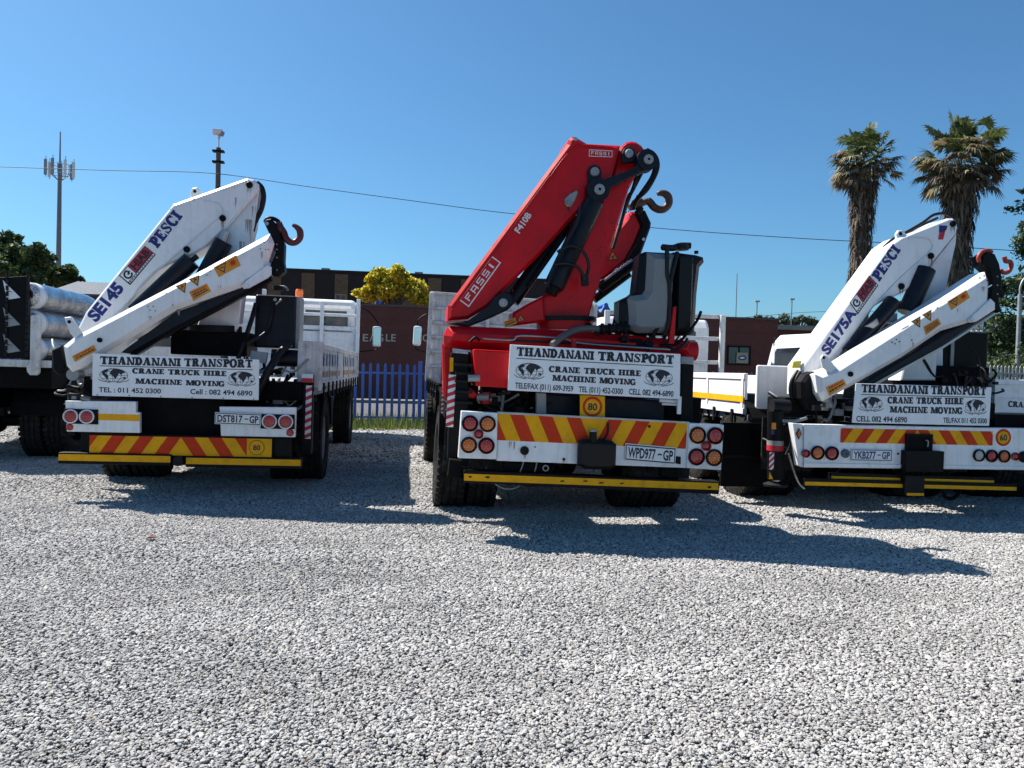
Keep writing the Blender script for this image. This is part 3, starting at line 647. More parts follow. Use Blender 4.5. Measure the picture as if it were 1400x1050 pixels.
# battery box, tanks, legs and hoses
mb = MB(); x0, x1, z0, z1 = A.rect((349, 402), (403, 477), .75); mb.box(x0, x1, .75, 1.15, z0, z1, NAVY); o = mb.build('control_box', r, .025, 3)
mb = MB()
for px, py, q, m in ((367.5, 409.5, 1.6, DARK), (376, 409.5, 2.4, STEEL), (392.5, 410, 1.6, DARK)): mb = MB(); disc(mb, A, px, py, q, .735, .76, m, 12); mb.build('gauge', o)
mb = MB(); mb.tube(A.QQ([(377, 416, .74), (381, 412.5, .74), (385, 409, .74)]), .012, STEEL, 6); mb.cyl(A.Q(380, 397, .9), A.Q(380, 391, .9), .06, DARK); mb.tube(A.QQ([(374, 393, .9), (388, 392, .9), (394, 397, .9)]), .014, GREYM, 6); mb.build('lid_handle', o)
mb = MB(); x0, x1, z0, z1 = A.rect((403.5, 405), (408, 477), .75); mb.box(x0, x1, .78, 1.10, z0, z1, GREYM); mb.build('box_side_panel', o, .006)
mb = MB(); mb.cyl(A.Q(372, 489, .66), A.Q(427, 491, .66), .095, NAVY, 24); mb.cyl(A.Q(427, 491, .66), A.Q(430, 491, .66), .08, BLACK, 20); mb.tube(A.QQ([(424, 500, .6), (432, 508, .6), (432, 522, .6), (425, 527, .6)]), .014, GREYM, 6); mb.build('air_tank', r)
mb = MB(); mb.prism(A.PP([(343, 479), (366, 482), (363, 497), (341, 494)], .40), .40, .46, GREYM, .006); mb.build('valve_plate', r)
for tp, tr in (([(350, 415, .7), (343, 440, .6), (330, 478, .5), (325, 492, .5)], .026), ([(396, 470, .60), (385, 480, .5), (368, 505, .4), (350, 540, .4)], .04), ([(372, 412, .73), (371, 430, .70), (366, 450, .70), (352, 462, .6), (334, 470, .5)], .014)):
    mb = MB(); mb.tube(A.QQ(tp), tr, HOSE, 8); mb.build('hydraulic_hose', r)
mb = MB(); x0, x1, z0, z1 = A.rect((414, 512), (425, 622), .45); mb.box(x0, x1, .47, .60, z0, z1, BLACK); mb.box(*A.rect((398, 530), (424, 534), .47)[:2], .62, .9, 1.05, 1.25, BLACK); o = mb.build('stabiliser_leg', r, .01)
q = MB(); a, b = A.P(418.5, 527, .46), A.P(424.5, 600, .46); striped_post(q, a[0], b[0], b[1], a[1], .466, 7); a, b = A.P(413, 511, .46), A.P(428, 523, .46); q.prism(rc(a[0], b[0], b[1], a[1]), .44, .46, PLATEW); q.flat(rc(a[0], b[0], b[1], (a[1] + b[1]) / 2), .4385, REDINK); q.build('marker_strip', o)
clutter(A, 'hydraulic_pipes', *A.rect((355, 495), (398, 560), .6)[:2], *A.rect((360, 500), (425, 560), .6)[2:], .5, .9, 46, 3)
clutter(A, 'hydraulic_valves', *A.rect((85, 500), (128, 545), .4)[:2], *A.rect((85, 505), (128, 545), .4)[2:], .3, .7, 26, 4)
clutter(A, 'underbody_pipes', -.8, .9, .55, .95, .35, .9, 30, 5, (HOSE, DARK, CHASSIS))
mb = MB(); x0, x1, z0, z1 = A.rect((245, 452), (345, 482), .8); mb.box(x0, x1, .5, 1.1, z0 - .05, z1, CHASSIS); mb.box(-1.1, 1.12, .45, .75, 1.02, 1.22, CHASSIS); mb.cyl(A.Q(294, 455, .7), A.Q(294, 446, .7), .28, DARK, 24); mb.build('crane_base', r, .012)
mb = MB(); x0, x1, z0, z1 = A.rect((195, 458), (262, 476), 1.0); mb.box(x0, x1, 1.0, 1.3, z0, z1, GREYM); mb.build('tool_tray', r, .02)
for s in (-1, 1):
    mb = MB(); mb.box(s * .95 - .30, s * .95 + .30, .88, .90, .42, 1.0, RUBBER); mb.build('mudflap', r)

# ================================================================ centre crane truck
C = Rig('crane_truck', 'crane truck in the middle with tall red folded boom and plate WPD977 GP', 'crane truck', 808, 6.5, .034, R(.4), GROUP)
r = C.root
chassis(C, .25, 6.4); axle(C, 1.55, half=1.25); wheel(C, -1.10, 5.4, side=-1); wheel(C, 1.10, 5.4, side=1)
bed(C, 1.35, 5.3, 1.24, 1.12, 1.20, CHASSIS, endgate=False)
hb = MB(); x0, x1, z0, z1 = C.rect((588.5, 400), (606, 521), 5.3); hb.box(x0, -x0, 5.33, 5.36, z0, z1, OLDW); o = hb.build('headboard', r); hb = MB()
for i in range(7): z = z0 + (z1 - z0) * i / 6.0; hb.box(x0, -x0, 5.29, 5.329, z - .02, z + .02, OLDW)
for x in (x0 + .02, -x0 - .02, -.4, .4): hb.box(x - .03, x + .03, 5.255, 5.288, z0, z1, OLDW)
hb.build('planks', o, .005, 1)
cab(C, 5.55, 7.3, 1.14, .95, 2.35, WHITE); mirror(C, 570.5, 459, 27, 11, 6.9, (-1.15, 6.95, 2.2))
# light bar
def lb(rig, c, y, d, m, name='light_bar', bev=.006, parent=None):
    mb = MB(); mb.prism(rig.PP(c, y), y, y + d, m); return mb.build(name, parent or rig.root, bev)
lb(C, [(631, 562), (680.5, 564.5), (679, 628), (626.5, 626.5)], -.02, .09, WHITE, 'light_panel')
lb(C, [(943, 578.5), (990, 581), (986, 643), (939, 640)], -.02, .09, WHITE, 'light_panel')
bar = lb(C, [(680.5, 563), (943, 577), (940, 640), (679, 630)], .005, .06, WHITE)
mb = MB(); a = C.P(681, 565.5, 0); b = C.P(938, 608, 0); h = C.P(681, 565.5, 0)[1] - C.P(681, 601.5, 0)[1]
zt = (C.P(681, 565.5, 0)[1] + C.P(938, 579, 0)[1]) / 2
chevrons(mb, a[0], b[0], zt - h, zt, .0025, 8, -.105, C.P(812, 590, 0)[0], .242, .122); mb.build('chevrons', bar)
mb = MB(); mb.prism(rc(a[0], b[0], zt, zt + .015), -.003, .004, STEEL); mb.build('trim_strip', bar)
for cx, cy, cols in ((653.5, 592.8, 'RAAR'), (964.5, 609, 'ARRA')):
    for (dx, dy), k in zip(((-11, -14), (13, -13.3), (-12.6, 15.5), (11.4, 16.5)), cols):
        lamp(C, cx + dx, cy + dy, 11.2, REDL if k == 'R' else AMBERL, REDD if k == 'R' else AMBERD, -.022)
    lamp(C, cx + .6, cy + .4, 6.6, REDL, None, -.022, REDL, 'reflector')
plate(C, (855.5, 606), (924.5, 612), (855, 629.5), ('WPD977', 'GP'), -.012)
mb = MB(); mb.prism(C.PP([(792, 604), (800, 601), (838, 603), (844, 608), (843, 638), (836, 643), (800, 642), (791, 636)], -.10), -.10, .0, BPLAST, .03); mb.cyl(C.Q(810, 606, -.06), C.Q(811, 588, -.06), .032, DARK, 16); mb.cyl(C.Q(811, 590, -.06), C.Q(811, 587.5, -.06), .034, GREYM, 16)
mb.tube(C.QQ([(831, 578, -.02), (831, 590, -.03), (826, 600, -.03), (818, 601, -.03)]), .010, DARK, 6); mb.build('tow_coupling', r, .004)
mb = MB(); pin(mb, C, 717, 616, 6, .003, DARK, BLACK); disc(mb, C, 731.5, 611, 1.6, .001, .01, GREYM, 10); disc(mb, C, 771, 628, 2, -.004, .01, DARK, 10); disc(mb, C, 888, 583, 1.8, -.004, .01, DARK, 10); mb.build('socket', bar)
mb = MB(); mb.prism(C.PP([(924, 624), (931, 624.5), (931, 635), (924, 634)], -.01), -.01, .01, BLACK); mb.build('plate_lamp', bar, .004)
speed_disc(C, 810, 556, 13.6, .06, '80', [(793, 540), (827, 542), (827, 571.5), (793, 570)])
bp = lb(C, [(634, 643), (985, 659), (983, 676), (633, 660)], -.015, .14, BLACK, 'bumper')
mb = MB(); a, b = C.P(634.5, 647.5, -.015), C.P(982, 660.5, -.015); a2, b2 = C.P(634.5, 657, -.015), C.P(982, 670, -.015); mb.flat([a2, b2, b, a], -.0175, YELLOW); mb.build('yellow_strip', bp)
mb = MB()
for px, py in ((643, 652), (666, 652.5), (769, 658), (800, 658), (822, 660), (850, 661), (970, 666)):
    x, z = C.P(px, py, -.019); mb.flat([(x + rnd.uniform(.01, .03) * math.cos(t), z + rnd.uniform(.004, .012) * math.sin(t)) for t in (0, 1, 2, 3.1, 4, 5)], -.019, DARK)
mb.build('scratches', bp)
for c in ([(688, 632), (746, 634), (746, 646), (688, 644)], [(905, 640), (928, 641), (928, 655), (905, 653)], [(615, 628), (632, 630), (632, 655), (612, 652)]): lb(C, c, .06, .10, CHASSIS, 'bumper_bracket')
for tp in ([(676, 661, .1), (690, 668, .1), (705, 667, .1), (713, 661, .1)], [(716, 631, .05), (713, 640, .05), (711, 645, .05)], [(734, 633, .05), (731, 645, .05)]): mb = MB(); mb.tube(C.QQ(tp), .006, GREYM, 6); mb.build('cable', r)
mb = MB(); mb.lathe([(.028, -.006), (.028, .006), (.018, .006), (.018, -.006), (.028, -.006)], C.Q(746, 640, .05), (0, 1, 0), GREYM, 16); mb.build('shackle', r)
signboard(C, [(697.5, 471), (930.5, 484), (929.5, 546), (694, 533.5)], .0,
          [((706, 486.5), (812, 492.3), 11.8), ((817, 492.8), (921, 498), 11.8)],
          [('CRANE TRUCK HIRE', (750.5, 508.5), (876, 514.5), 7.8, 'serif'), ('MACHINE MOVING', (755, 520.5), (869, 526.5), 7.8, 'serif'),
           ('TELE/FAX (011) 609-3959', (704, 530.5), (783.5, 535.2), 7.4, 'sans'), ('TEL (011) 452-0300', (791, 535.8), (851.5, 538.8), 7.4, 'sans'), ('CELL 082 494-6890', (859.5, 539), (920.5, 542.3), 7.4, 'sans')],
          [(724, 507, 19, 10.5), (901, 516, 18.5, 10.5)], ((705.5, 489.3), (920.5, 501)), False)
# stabiliser beam and legs
mb = MB(); mb.prism(C.PP([(612, 447), (617, 445), (800, 452), (948, 466), (950, 489), (640, 478), (608, 474), (607, 458)], .30), .30, .55, RED, .07); mb.cyl(C.Q(928, 479, .42), C.Q(950.5, 480, .42), .088, RED, 24); beam = mb.build('stabiliser_beam', r)
lb(C, [(647, 477), (697, 480), (697, 531), (650, 528)], .12, .30, RED, 'beam_housing', .015)
mb = MB(); mb.prism(C.PP([(604, 470), (618, 474), (618, 560), (606, 540)], .5), .42, .60, RED, .02); mb.build('beam_bracket', r)
def leg(rig, c, y, d, strip, name='stabiliser_leg'):
    o = lb(rig, c, y, d, BLACK, name, .01); q = MB(); (a0, b0), (a1, b1) = strip; p0, p1 = rig.P(a0, b0, y), rig.P(a1, b1, y); striped_post(q, p0[0], p1[0], p1[1], p0[1], y - .002, 7, .025); q.build('marker_strip', o); return o
o = leg(C, [(617, 482), (641, 484), (640, 640), (612, 628)], .20, .16, ((613.5, 512), (619.5, 584)))
mb = MB(); C.quad(mb, [(615, 489), (620, 489), (619.5, 508), (614.5, 508)], .197, YELLOW)
for py in (497, 508, 519, 533, 548): mb.box(*C.rect((622, py), (646, py + 5), .17)[:2], .15, .199, *C.rect((622, py), (646, py + 5), .17)[2:], DARK)
mb.cyl(C.Q(640, 517, .13), C.Q(656, 517, .13), .03, GREYM, 12); mb.build('fittings', o, .004)
mb = MB(); mb.prism(C.PP([(631, 532), (645, 531), (655, 540), (648, 545), (632, 543)], .22), .22, .4, RED, .012); mb.cyl(C.Q(664, 552, .3), C.Q(664, 536, .3), .045, RED, 16); mb.build('beam_lock', r)
o = lb(C, [(932, 497), (949, 498), (947, 582), (930, 578)], .22, .16, BLACK, 'stabiliser_leg', .01)
lb(C, [(931, 487), (949, 488), (949, 497), (931, 496)], .20, .2, GREYM, 'leg_cap', .01)
for tp, tr in (([(902, 547, .1), (926, 549, .1)], .018), ([(905, 552, .1), (926, 553, .1)], .012), ([(929, 542, .05), (928, 566, .05)], .02)): mb = MB(); mb.tube(C.QQ(tp), tr, PLATEW, 8); mb.build('white_pipe', r)
lb(C, [(738, 537), (910, 547), (908, 576), (738, 567)], .28, .3, NAVY, 'oil_tank', .02); lb(C, [(734, 537), (747, 538), (747, 566), (734, 565)], .2, .07, GREYM, 'tank_bracket')
# crane column, boom, second boom
bm = [(612, 438), (613, 417), (776, 196), (778, 190), (782, 186), (787, 186), (794, 190), (803, 195.5), (849, 198), (837, 242), (819, 264), (800, 281), (783, 299), (736, 351), (690, 396), (668, 419), (640, 436)]
mb = MB(); mb.prism(C.PP(bm, .42), .42, .86, RED, .028); boom = mb.build('crane_boom', r)
mb = MB(); mb.tube(C.QQ([(745, 258, .417), (752, 243, .417), (770, 218, .417), (785, 203, .417), (800, 199, .417), (838, 202, .417)]), .010, RED, 6)
mb.tube(C.QQ([(618, 424, .417), (694, 320, .417), (752, 240, .417)]), .006, RED, 6); mb.build('weld_seam', boom)
mb = MB(); disc(mb, C, 787, 190, 2.6, .40, .43, STEEL); mb.build('lifting_eye', boom)
t = MB()
C.text(t, 'F410B', (710, 319.5), (727, 294), 8.4, .417, WHINK, 'sans', .03)
def fassi(rig, t, quad, y, m):
    P = [Vector(rig.P(a, b, y)) for a, b in quad]
    at = lambda u, v: P[0] * (1 - u) * (1 - v) + P[1] * u * (1 - v) + P[2] * u * v + P[3] * (1 - u) * v
    w_, h = .022, .10
    for k, (a, b, c, d) in enumerate(((0, 1, 0, h), (0, 1, 1 - h, 1), (0, w_, h, 1 - h), (1 - w_, 1, h, 1 - h))): t.flat([tuple(at(*q)) for q in ((a, c), (b, c), (b, d), (a, d))], y, m)
    B_ = {'F': [(0, .2, 0, 1), (.2, 1, .80, 1), (.2, .85, .42, .6)], 'A': [(0, .2, 0, 1), (.8, 1, 0, 1), (.2, .8, .80, 1), (.2, .8, .3, .48)],
          'S': [(0, 1, .82, 1), (0, .2, .58, .82), (0, 1, .42, .58), (.8, 1, .18, .42), (0, 1, 0, .18)], 'I': [(.3, .6, 0, 1)]}
    for i, c in enumerate('FASSI'):
        u0 = .09 + .175 * i; W_ = .125
        for a, b, c0, d in B_[c]: t.flat([tuple(at(u0 + W_ * q[0], .24 + .52 * q[1])) for q in ((a, c0), (b, c0), (b, d), (a, d))], y, m)
fassi(C, t, [(641, 420), (685, 359), (672, 349.5), (627.5, 410)], .417, WHINK); fassi(C, t, [(805, 213.8), (837, 215), (837.5, 206), (805.5, 204.2)], .417, WHINK)
t.build('lettering', boom)
mb = MB(); mb.prism(C.PP([(772, 278), (772, 272), (778, 266), (788, 260.5), (790, 264), (786, 274), (780, 283), (775, 283)], .41), .39, .425, GREYM, .006); pin(mb, C, 778, 276, 3.4, .388, GREYM); mb.build('grease_plate', boom)
cp = [(846, 206), (850, 199), (856, 194), (863, 192.5), (870, 193.5), (877, 198), (883, 206), (874, 232), (860, 259), (836, 338), (811, 414), (804, 440), (736, 440), (742, 404), (764, 398), (800, 318), (823, 274), (837, 242)]
mb = MB(); mb.prism(C.PP(cp, .50), .50, .80, RED, .02); mb.cyl(C.Q(772, 452, .65), C.Q(772, 434, .65), .26, RED, 28); mb.cyl(C.Q(772, 440, .65), C.Q(772, 434, .65), .29, DARK, 28); o = mb.build('crane_column', r)
mb = MB(); r_ = random.Random(2)
for i in range(26):
    u = r_.random(); px, py = 772 + (855 - 772) * u + r_.uniform(2, 30), 415 + (250 - 415) * u; mb = MB(); disc(mb, C, px, py, .8, .497, .503, DARK, 6); mb.build('bolt', o)
mb = MB(); mb.prism(C.PP([(700, 428), (720, 416), (742, 405), (745, 440), (700, 446)], .5), .44, .74, RED, .02); mb.build('base_casting', r)
mb = MB(); P = C.PP([(856, 300), (862, 289), (872, 291), (877, 309), (868, 332), (855, 356), (838, 371), (826, 380), (800, 395), (815, 350)], 1.0); mb.prism(P, .98, 1.28, RED, .02); sb = mb.build('outer_boom', r)
mb = MB(); mb.prism(C.PP([(868, 291), (872, 287), (882, 288), (890, 305), (889, 312), (876, 348), (858, 363), (853, 358), (868, 333), (877, 310)], .96), .94, 1.30, BLACK, .02); disc(mb, C, 880, 327, 2.0, .93, .96, PLATEW, 12); mb.build('boom_end_cap', r)
triangle(C, sb, 838, 351, 9, R(8), .977)
mb = MB(); mb.cyl(C.Q(818, 395, .98), C.Q(866, 360, .98), .055, BLACK, 16); mb.cyl(C.Q(812, 410, 1.02), C.Q(860, 374, 1.02), .04, BLACK, 14); mb.cyl(C.Q(826, 384, .95), C.Q(864, 356, .95), .022, STEEL, 10); mb.build('extension_cylinder', r)
mb = MB(); mb.cyl(C.Q(812, 276, .40), C.Q(757, 392, .40), .092, NAVY, 24); mb.cyl(C.Q(814, 268, .40), C.Q(806, 288, .40), .07, BLACK, 20); mb.cyl(C.Q(758, 390, .40), C.Q(752, 402, .40), .06, BLACK, 20); mb.tube(C.QQ([(793, 282, .29), (788, 306, .29), (772, 334, .29), (756, 366, .29), (748, 392, .29)]), .013, HOSE, 6); mb.build('boom_cylinder', r)
mb = MB(); mb.prism(C.PP([(812, 258), (830, 244), (865, 231), (874, 222), (880, 210), (890, 206), (898, 213), (897, 226), (888, 232), (868, 240), (834, 258), (826, 270), (815, 271)], .34), .32, .42, NAVY, .014); o = mb.build('linkage_arm', r)
for px, py, q in ((818.5, 259, 15.5), (885.5, 218, 14)): mb = MB(); disc(mb, C, px, py, q, .305, .435, NAVY, 28); pin(mb, C, px + 1, py, q * .46, .300, GREYM, DARK); mb.build('linkage_boss', o)
for c, q in (((813, 235), 8.5), ((860, 210), 8)):
    mb = MB(); px, py = c; P = [(px - 9, py + 14), (px - 10, py), (px - 7, py - 7), (px, py - 9.5), (px + 7, py - 6), (px + 9, py + 2), (px + 8, py + 12)]
    mb.prism(C.PP(P, .40), .385, .425, NAVY, .006); pin(mb, C, px, py, q * .72, .383, GREYM, STEEL); mb.build('boom_pin', boom)
mb = MB()
for p in ([(884, 204, .5), (897, 214, .5), (899, 232, .5), (886, 258, .5), (872, 272, .6), (866, 286, .7)], [(880, 210, .55), (894, 222, .55), (892, 240, .55), (878, 262, .6), (864, 280, .75)], [(870, 240, .6), (866, 256, .6), (856, 282, .8), (838, 340, .8)], [(878, 235, .62), (864, 262, .62), (858, 272, .7), (846, 318, .82)]): mb = MB(); mb.tube(C.QQ(p), .017, HOSE, 8); mb.build('hydraulic_hose', r)
for p in ([(762, 345, .28), (776, 337, .26), (790, 338, .25), (800, 348, .25), (805, 362, .26), (803, 374, .3)], [(758, 362, .28), (772, 360, .26), (788, 364, .26), (798, 378, .27), (800, 390, .3)]): mb = MB(); mb.tube(C.QQ(p), .015, HOSE, 8); mb.build('hydraulic_hose', r)
mb = MB(); mb.cyl(C.Q(799, 375, .30), C.Q(800, 391, .30), .035, BPLAST, 12); mb.build('hose_fitting', r)
mb = MB(); mb.cyl(C.Q(782, 294, .62), C.Q(700, 412, .62), .07, NAVY, 20); mb.cyl(C.Q(776, 308, .50), C.Q(742, 362, .50), .025, BLACK, 12); mb.cyl(C.Q(770, 324, .46), C.Q(722, 392, .46), .022, BLACK, 12)
mb.prism(C.PP([(612, 442), (640, 438), (668, 418), (678, 405), (690, 398), (700, 402), (704, 414), (694, 424), (668, 436), (640, 447)], .36), .34, .48, NAVY, .016); pin(mb, C, 688, 414, 6, .337, GREYM, STEEL); mb.build('lift_cylinder', r)
sticker(C, r, [(688, 440), (704, 434), (707, 442), (691, 448)], .43, 2); triangle(C, r, 712, 436, 6, .2, .43)
mb = MB(); mb.cyl(C.Q(866, 280, .95), C.Q(878, 276, .95), .045, HOOKB, 14); mb.tube(C.QQ([(860, 284, .95), (872, 280, .95), (882, 276, .95), (888, 274.5, .95)]), .032, HOOKB, 8); mb.tube(C.QQ([(868, 282, .95), (876, 286, .95), (870, 292, .95)]), .03, DARK, 8); mb.build('hook_swivel', r)
chain_hook(C, [(885, 274), (889, 277), (894, 283), (901, 286.5), (908, 285.5), (914, 279), (914, 270), (909, 265), (903, 264), (899, 265.5)], .95, .038, HOOKB, tip=.55)
stain(C, boom, ((778, 284, 5, 10), (700, 395, 5, 12)), .4185, mat('grease_run', (.10, .012, .012), .5, spec=.3)); stain(C, bar, ((717, 622, 6, 8), (771, 630, 4, 5), (888, 628, 5, 6), (700, 604, 8, 14), (905, 612, 6, 8)), .0025, RUSTY)
# big plastic tank
mb = MB(); mb.prism(C.PP([(879, 346), (886, 342), (925, 344), (927, 350), (918, 440), (913, 458), (862, 457), (853, 450), (850, 440), (851, 410), (868, 402), (873, 398)], .32), .36, .66, BPLAST, .06); tk = mb.build('water_tank', r, .01, 2)
mb = MB(); mb.prism(C.PP([(887, 345), (925, 347), (918, 440), (911, 455), (872, 455), (858, 447), (862, 436), (860, 408), (865, 404), (880, 402), (884, 396)], .31), .30, .44, PLASTIC, .055); mb.build('tank_front', tk, .02, 3)
mb = MB(); mb.prism(C.PP([(925, 343), (956, 347), (966, 350), (967, 357), (961, 364), (957, 400), (954, 452), (947, 458), (918, 459), (920, 430)], .36), .40, .70, BPLAST, .045); mb.cyl(C.Q(932, 342, .5), C.Q(932, 334, .5), .065, BPLAST, 20); mb.cyl(C.Q(952, 347, .5), C.Q(952, 343, .5), .02, BPLAST, 12); o = mb.build('oil_tank', r, .01, 2)
mb = MB(); mb.prism(C.PP([(927, 350), (948, 352), (945, 450), (924, 452)], .385), .37, .41, BPLAST, .015); mb.tube(C.QQ([(906, 337, .33), (911, 338, .31), (912, 350, .30), (912, 375, .30), (915, 392, .30), (915, 440, .30), (908, 458, .32)]), .020, HOSE, 8); mb.tube(C.QQ([(926, 345, .34), (921, 365, .31), (916, 388, .30), (916, 394, .30)]), .020, HOSE, 8); mb.tube(C.QQ([(906, 338, .4), (920, 339, .45), (930, 336, .5), (944, 336, .5)]), .03, BPLAST, 8); mb.build('tank_hoses', o)
lb(C, [(921, 420), (925, 418), (922, 470), (914, 470)], .27, .05, RED, 'tank_bracket')
mb = MB(); mb.cyl(C.Q(819, 450, .3), C.Q(860, 449, .3), .038, DARK, 16)
for px in (822, 832, 842, 852): mb.cyl(C.Q(px, 450, .3), C.Q(px + 3, 450, .3), .052, DARK, 16)
mb.tube(C.QQ([(755, 472, .02), (768, 461, .1), (785, 452, .25), (805, 449, .3), (822, 450, .3)]), .030, mat('grey_hose', (.12, .11, .10), .55), 10); mb.tube(C.QQ([(660, 463, .26), (700, 465, .25), (712, 459, .25), (770, 463, .25), (800, 470, .22), (916, 478, .2)]), .009, STEEL, 6); mb.tube(C.QQ([(642, 468, .24), (650, 461, .24), (656, 466, .24)]), .012, BLACK, 6); mb.tube(C.QQ([(698, 466, .26), (860, 473, .26), (926, 480, .26)]), .012, HOSE, 6); mb.build('suction_hose', r)
lb(C, [(782, 462), (788, 462), (788, 478), (782, 478)], .1, .04, RED, 'red_lever', .004)
clutter(C, 'control_valves', *C.rect((815, 455), (915, 472), .35)[:2], *C.rect((815, 458), (915, 476), .35)[2:], .28, .55, 44, 11, (HOSE, DARK, GREYM, BLACK))
clutter(C, 'hydraulic_pipes', *C.rect((650, 530), (735, 562), .4)[:2], *C.rect((650, 530), (735, 562), .4)[2:], .25, .7, 40, 12, (HOSE, DARK, CHASSIS, GREYM))
clutter(C, 'underbody_pipes', -.9, 1.0, .5, .8, .2, .8, 26, 13, (HOSE, DARK, CHASSIS))
mb = MB(); mb.box(-1.1, 1.15, .5, .95, .95, 1.22, CHASSIS); mb.box(-.5, .6, .4, .95, 1.22, 1.5, RED); mb.box(-1.22, -1.0, .62, 1.9, .9, 1.5, CHASSIS); mb.build('crane_base', r, .012)
for s in (-1, 1):
    mb = MB(); mb.box(s * .9 - .3, s * .9 + .3, .82, .84, .40, .95, RUBBER); mb.build('mudflap', r)
# slim marker strip by the front mudguard
o = lb(C, [(605, 520), (609, 520), (608, 565), (604, 565)], 1.0, .03, PLATEW, 'side_marker', 0); q = MB(); a, b = C.P(605, 521, .998), C.P(608.5, 564, .998); striped_post(q, a[0], b[0], b[1], a[1], .997, 7, .015); q.build('marker_strip', o)

# ================================================================ right crane truck
B = Rig('crane_truck', 'white crane truck on the right before the palms, with plate YKB277 GP and 60 disc', 'crane truck', 1255, 7.7, .006, 0, GROUP)
r = B.root
chassis(B, .25, 7.0); axle(B, 1.55, rim=CHASSIS); axle(B, 2.85); wheel(B, -1.10, 6.7, side=-1); wheel(B, 1.10, 6.7, side=1)
bed(B, 1.2, 7.7, 1.25, .93, 1.42, WHITE, YELLOW, endgate=False)
mb = MB(); x0, x1, z0, z1 = B.rect((1034, 499), (1081, 571), 1.17); mb.box(x0, x1, 1.13, 1.185, z0, z1, WHITE); mb.box(x1, 1.25, 1.14, 1.18, z0, z0 + .12, WHITE); mb.build('tail_gate', r, .03, 3)
hb = MB(); z0 = 1.42
for x in (-1.2, -.4, .4, 1.2): hb.box(x - .05, x + .05, 7.75, 7.83, z0, 2.62, OLDW)
for z in (1.62, 2.1, 2.55): hb.box(-1.2, 1.2, 7.835, 7.90, z, z + .08, OLDW)
hb.build('headboard', r, .006, 1)
cab(B, 8.2, 10.0, 1.10, 1.0, 2.55, WHITE, [(-.8, .8, 1.9, 2.3)])
bar = lb(B, [(1099, 580), (1410, 586), (1410, 643), (1099, 639)], -.01, .10, WHITE)
lb(B, [(1084, 578.5), (1098, 580), (1098, 639), (1092.5, 637)], .0, .10, WHITE, 'bar_end')
mb = MB(); q = B.rect((1099, 631.5), (1410, 642.5), -.02); mb.box(q[0], q[1], -.022, -.0105, q[2], B.P(1099, 633, -.02)[1], WHITE); mb.build('lower_lip', bar, .003)
q0, q1 = B.P(1149.5, 582.5, -.01), B.P(1356.5, 609, -.01); mb = MB()
chevrons(mb, q0[0], q1[0], q1[1], q0[1] - .02, -.0125, 8, .10, B.P(1254, 590, -.01)[0], .230, 0); mb.build('chevrons', bar)
speed_disc(B, 1371.7, 598.2, 10.6, -.011, '60')
for px, py, rp, m in ((1117.5, 619, 9, AMBERL), (1137, 619.7, 9, REDL), (1338, 622.5, 7.8, CLEARL), (1355.3, 623.3, 7.8, REDL), (1372.3, 623.8, 7.8, AMBERL)): lamp(B, px, py, rp, m, None, -.014)
for px, py, rp in ((1101.3, 620, 5.4), (1387.3, 624, 5)): lamp(B, px, py, rp, REDL, None, -.012, REDL, 'reflector')
lamp(B, 1399, 624.5, 7, BLACK, None, -.012, BLACK, 'socket')
mb = MB(); x, z = B.P(1092, 593, -.005); mb.prism([(x, z + .055), (x - .028, z), (x, z - .055), (x + .028, z)], -.012, -.001, BLACK); mb.flat([(x, z + .042), (x - .02, z), (x, z - .042), (x + .02, z)], -.0135, AMBERL); mb.build('side_reflector', r)
mb = MB(); pin(mb, B, 1155.5, 620, 5.6, -.013, mat('blue_grey_plastic', (.06, .09, .11), .4)); disc(mb, B, 1228, 620.5, 1.5, -.014, 0, INK, 10); mb.build('trailer_socket', bar)
plate(B, (1164, 613.5), (1220, 614.5), (1164, 630), ('YKB277', 'GP'), -.022, mat('blue_plate_ink', (.02, .035, .13), .5))
mb = MB(); P = B.rect((1239, 593), (1274, 618), -.03); mb.box(P[0], P[1], -.04, -.012, P[2], P[3], BLACK); mb.box(P[0] + .02, P[1] - .02, -.0425, -.041, P[2], P[3] - .02, CHASSIS); P = B.rect((1238, 616), (1288, 645), -.08); mb.box(P[0], P[1], -.10, .0, P[2], P[3], BLACK)
mb.tube(B.QQ([(1266, 602, -.05), (1269, 604, -.05), (1268, 611, -.05)]), .008, GREYM, 6); mb.build('tow_coupling', r, .012)
for a, b, y in (((1136, 652), (1359, 658), .02), ((1100, 659.5), (1390, 667), -.02)):
    mb = MB(); x0, za = B.P(*a, y); x1, zb = B.P(*b, y); mb.prism([(x0, za - .032), (x1, zb - .032), (x1, zb + .04), (x0, za + .04)], y, y + .06, BLACK); o = mb.build('bumper', r, .004)
    k = MB(); k.flat([(x0 + .003, za - .028), (x1 - .003, zb - .028), (x1 - .003, zb + .008), (x0 + .003, za + .008)], y - .0025, YELLOW); k.build('yellow_strip', o)
mb = MB(); P = B.rect((1237, 650), (1263, 678), -.05); mb.box(P[0], P[1], -.06, .12, P[2], P[3], DARK); mb.build('hitch_post', r, .008); k = MB(); k.box(P[0] + .02, P[1] - .01, -.066, -.0605, P[2] + .004, P[2] + .03, YELLOW); k.build('yellow_strip', r)
mb = MB(); c = B.Q(1300, 669, .12); mb.lathe([(.09, -.028), (.118, 0), (.09, .028), (.078, 0), (.09, -.028)], c, (0, 1, 0), DARK, 24); mb.tube([c + Vector((.08, 0, .03)), c + Vector((.2, .02, .02)), c + Vector((.28, .02, .0))], .03, DARK, 8); mb.build('tow_eye', r)
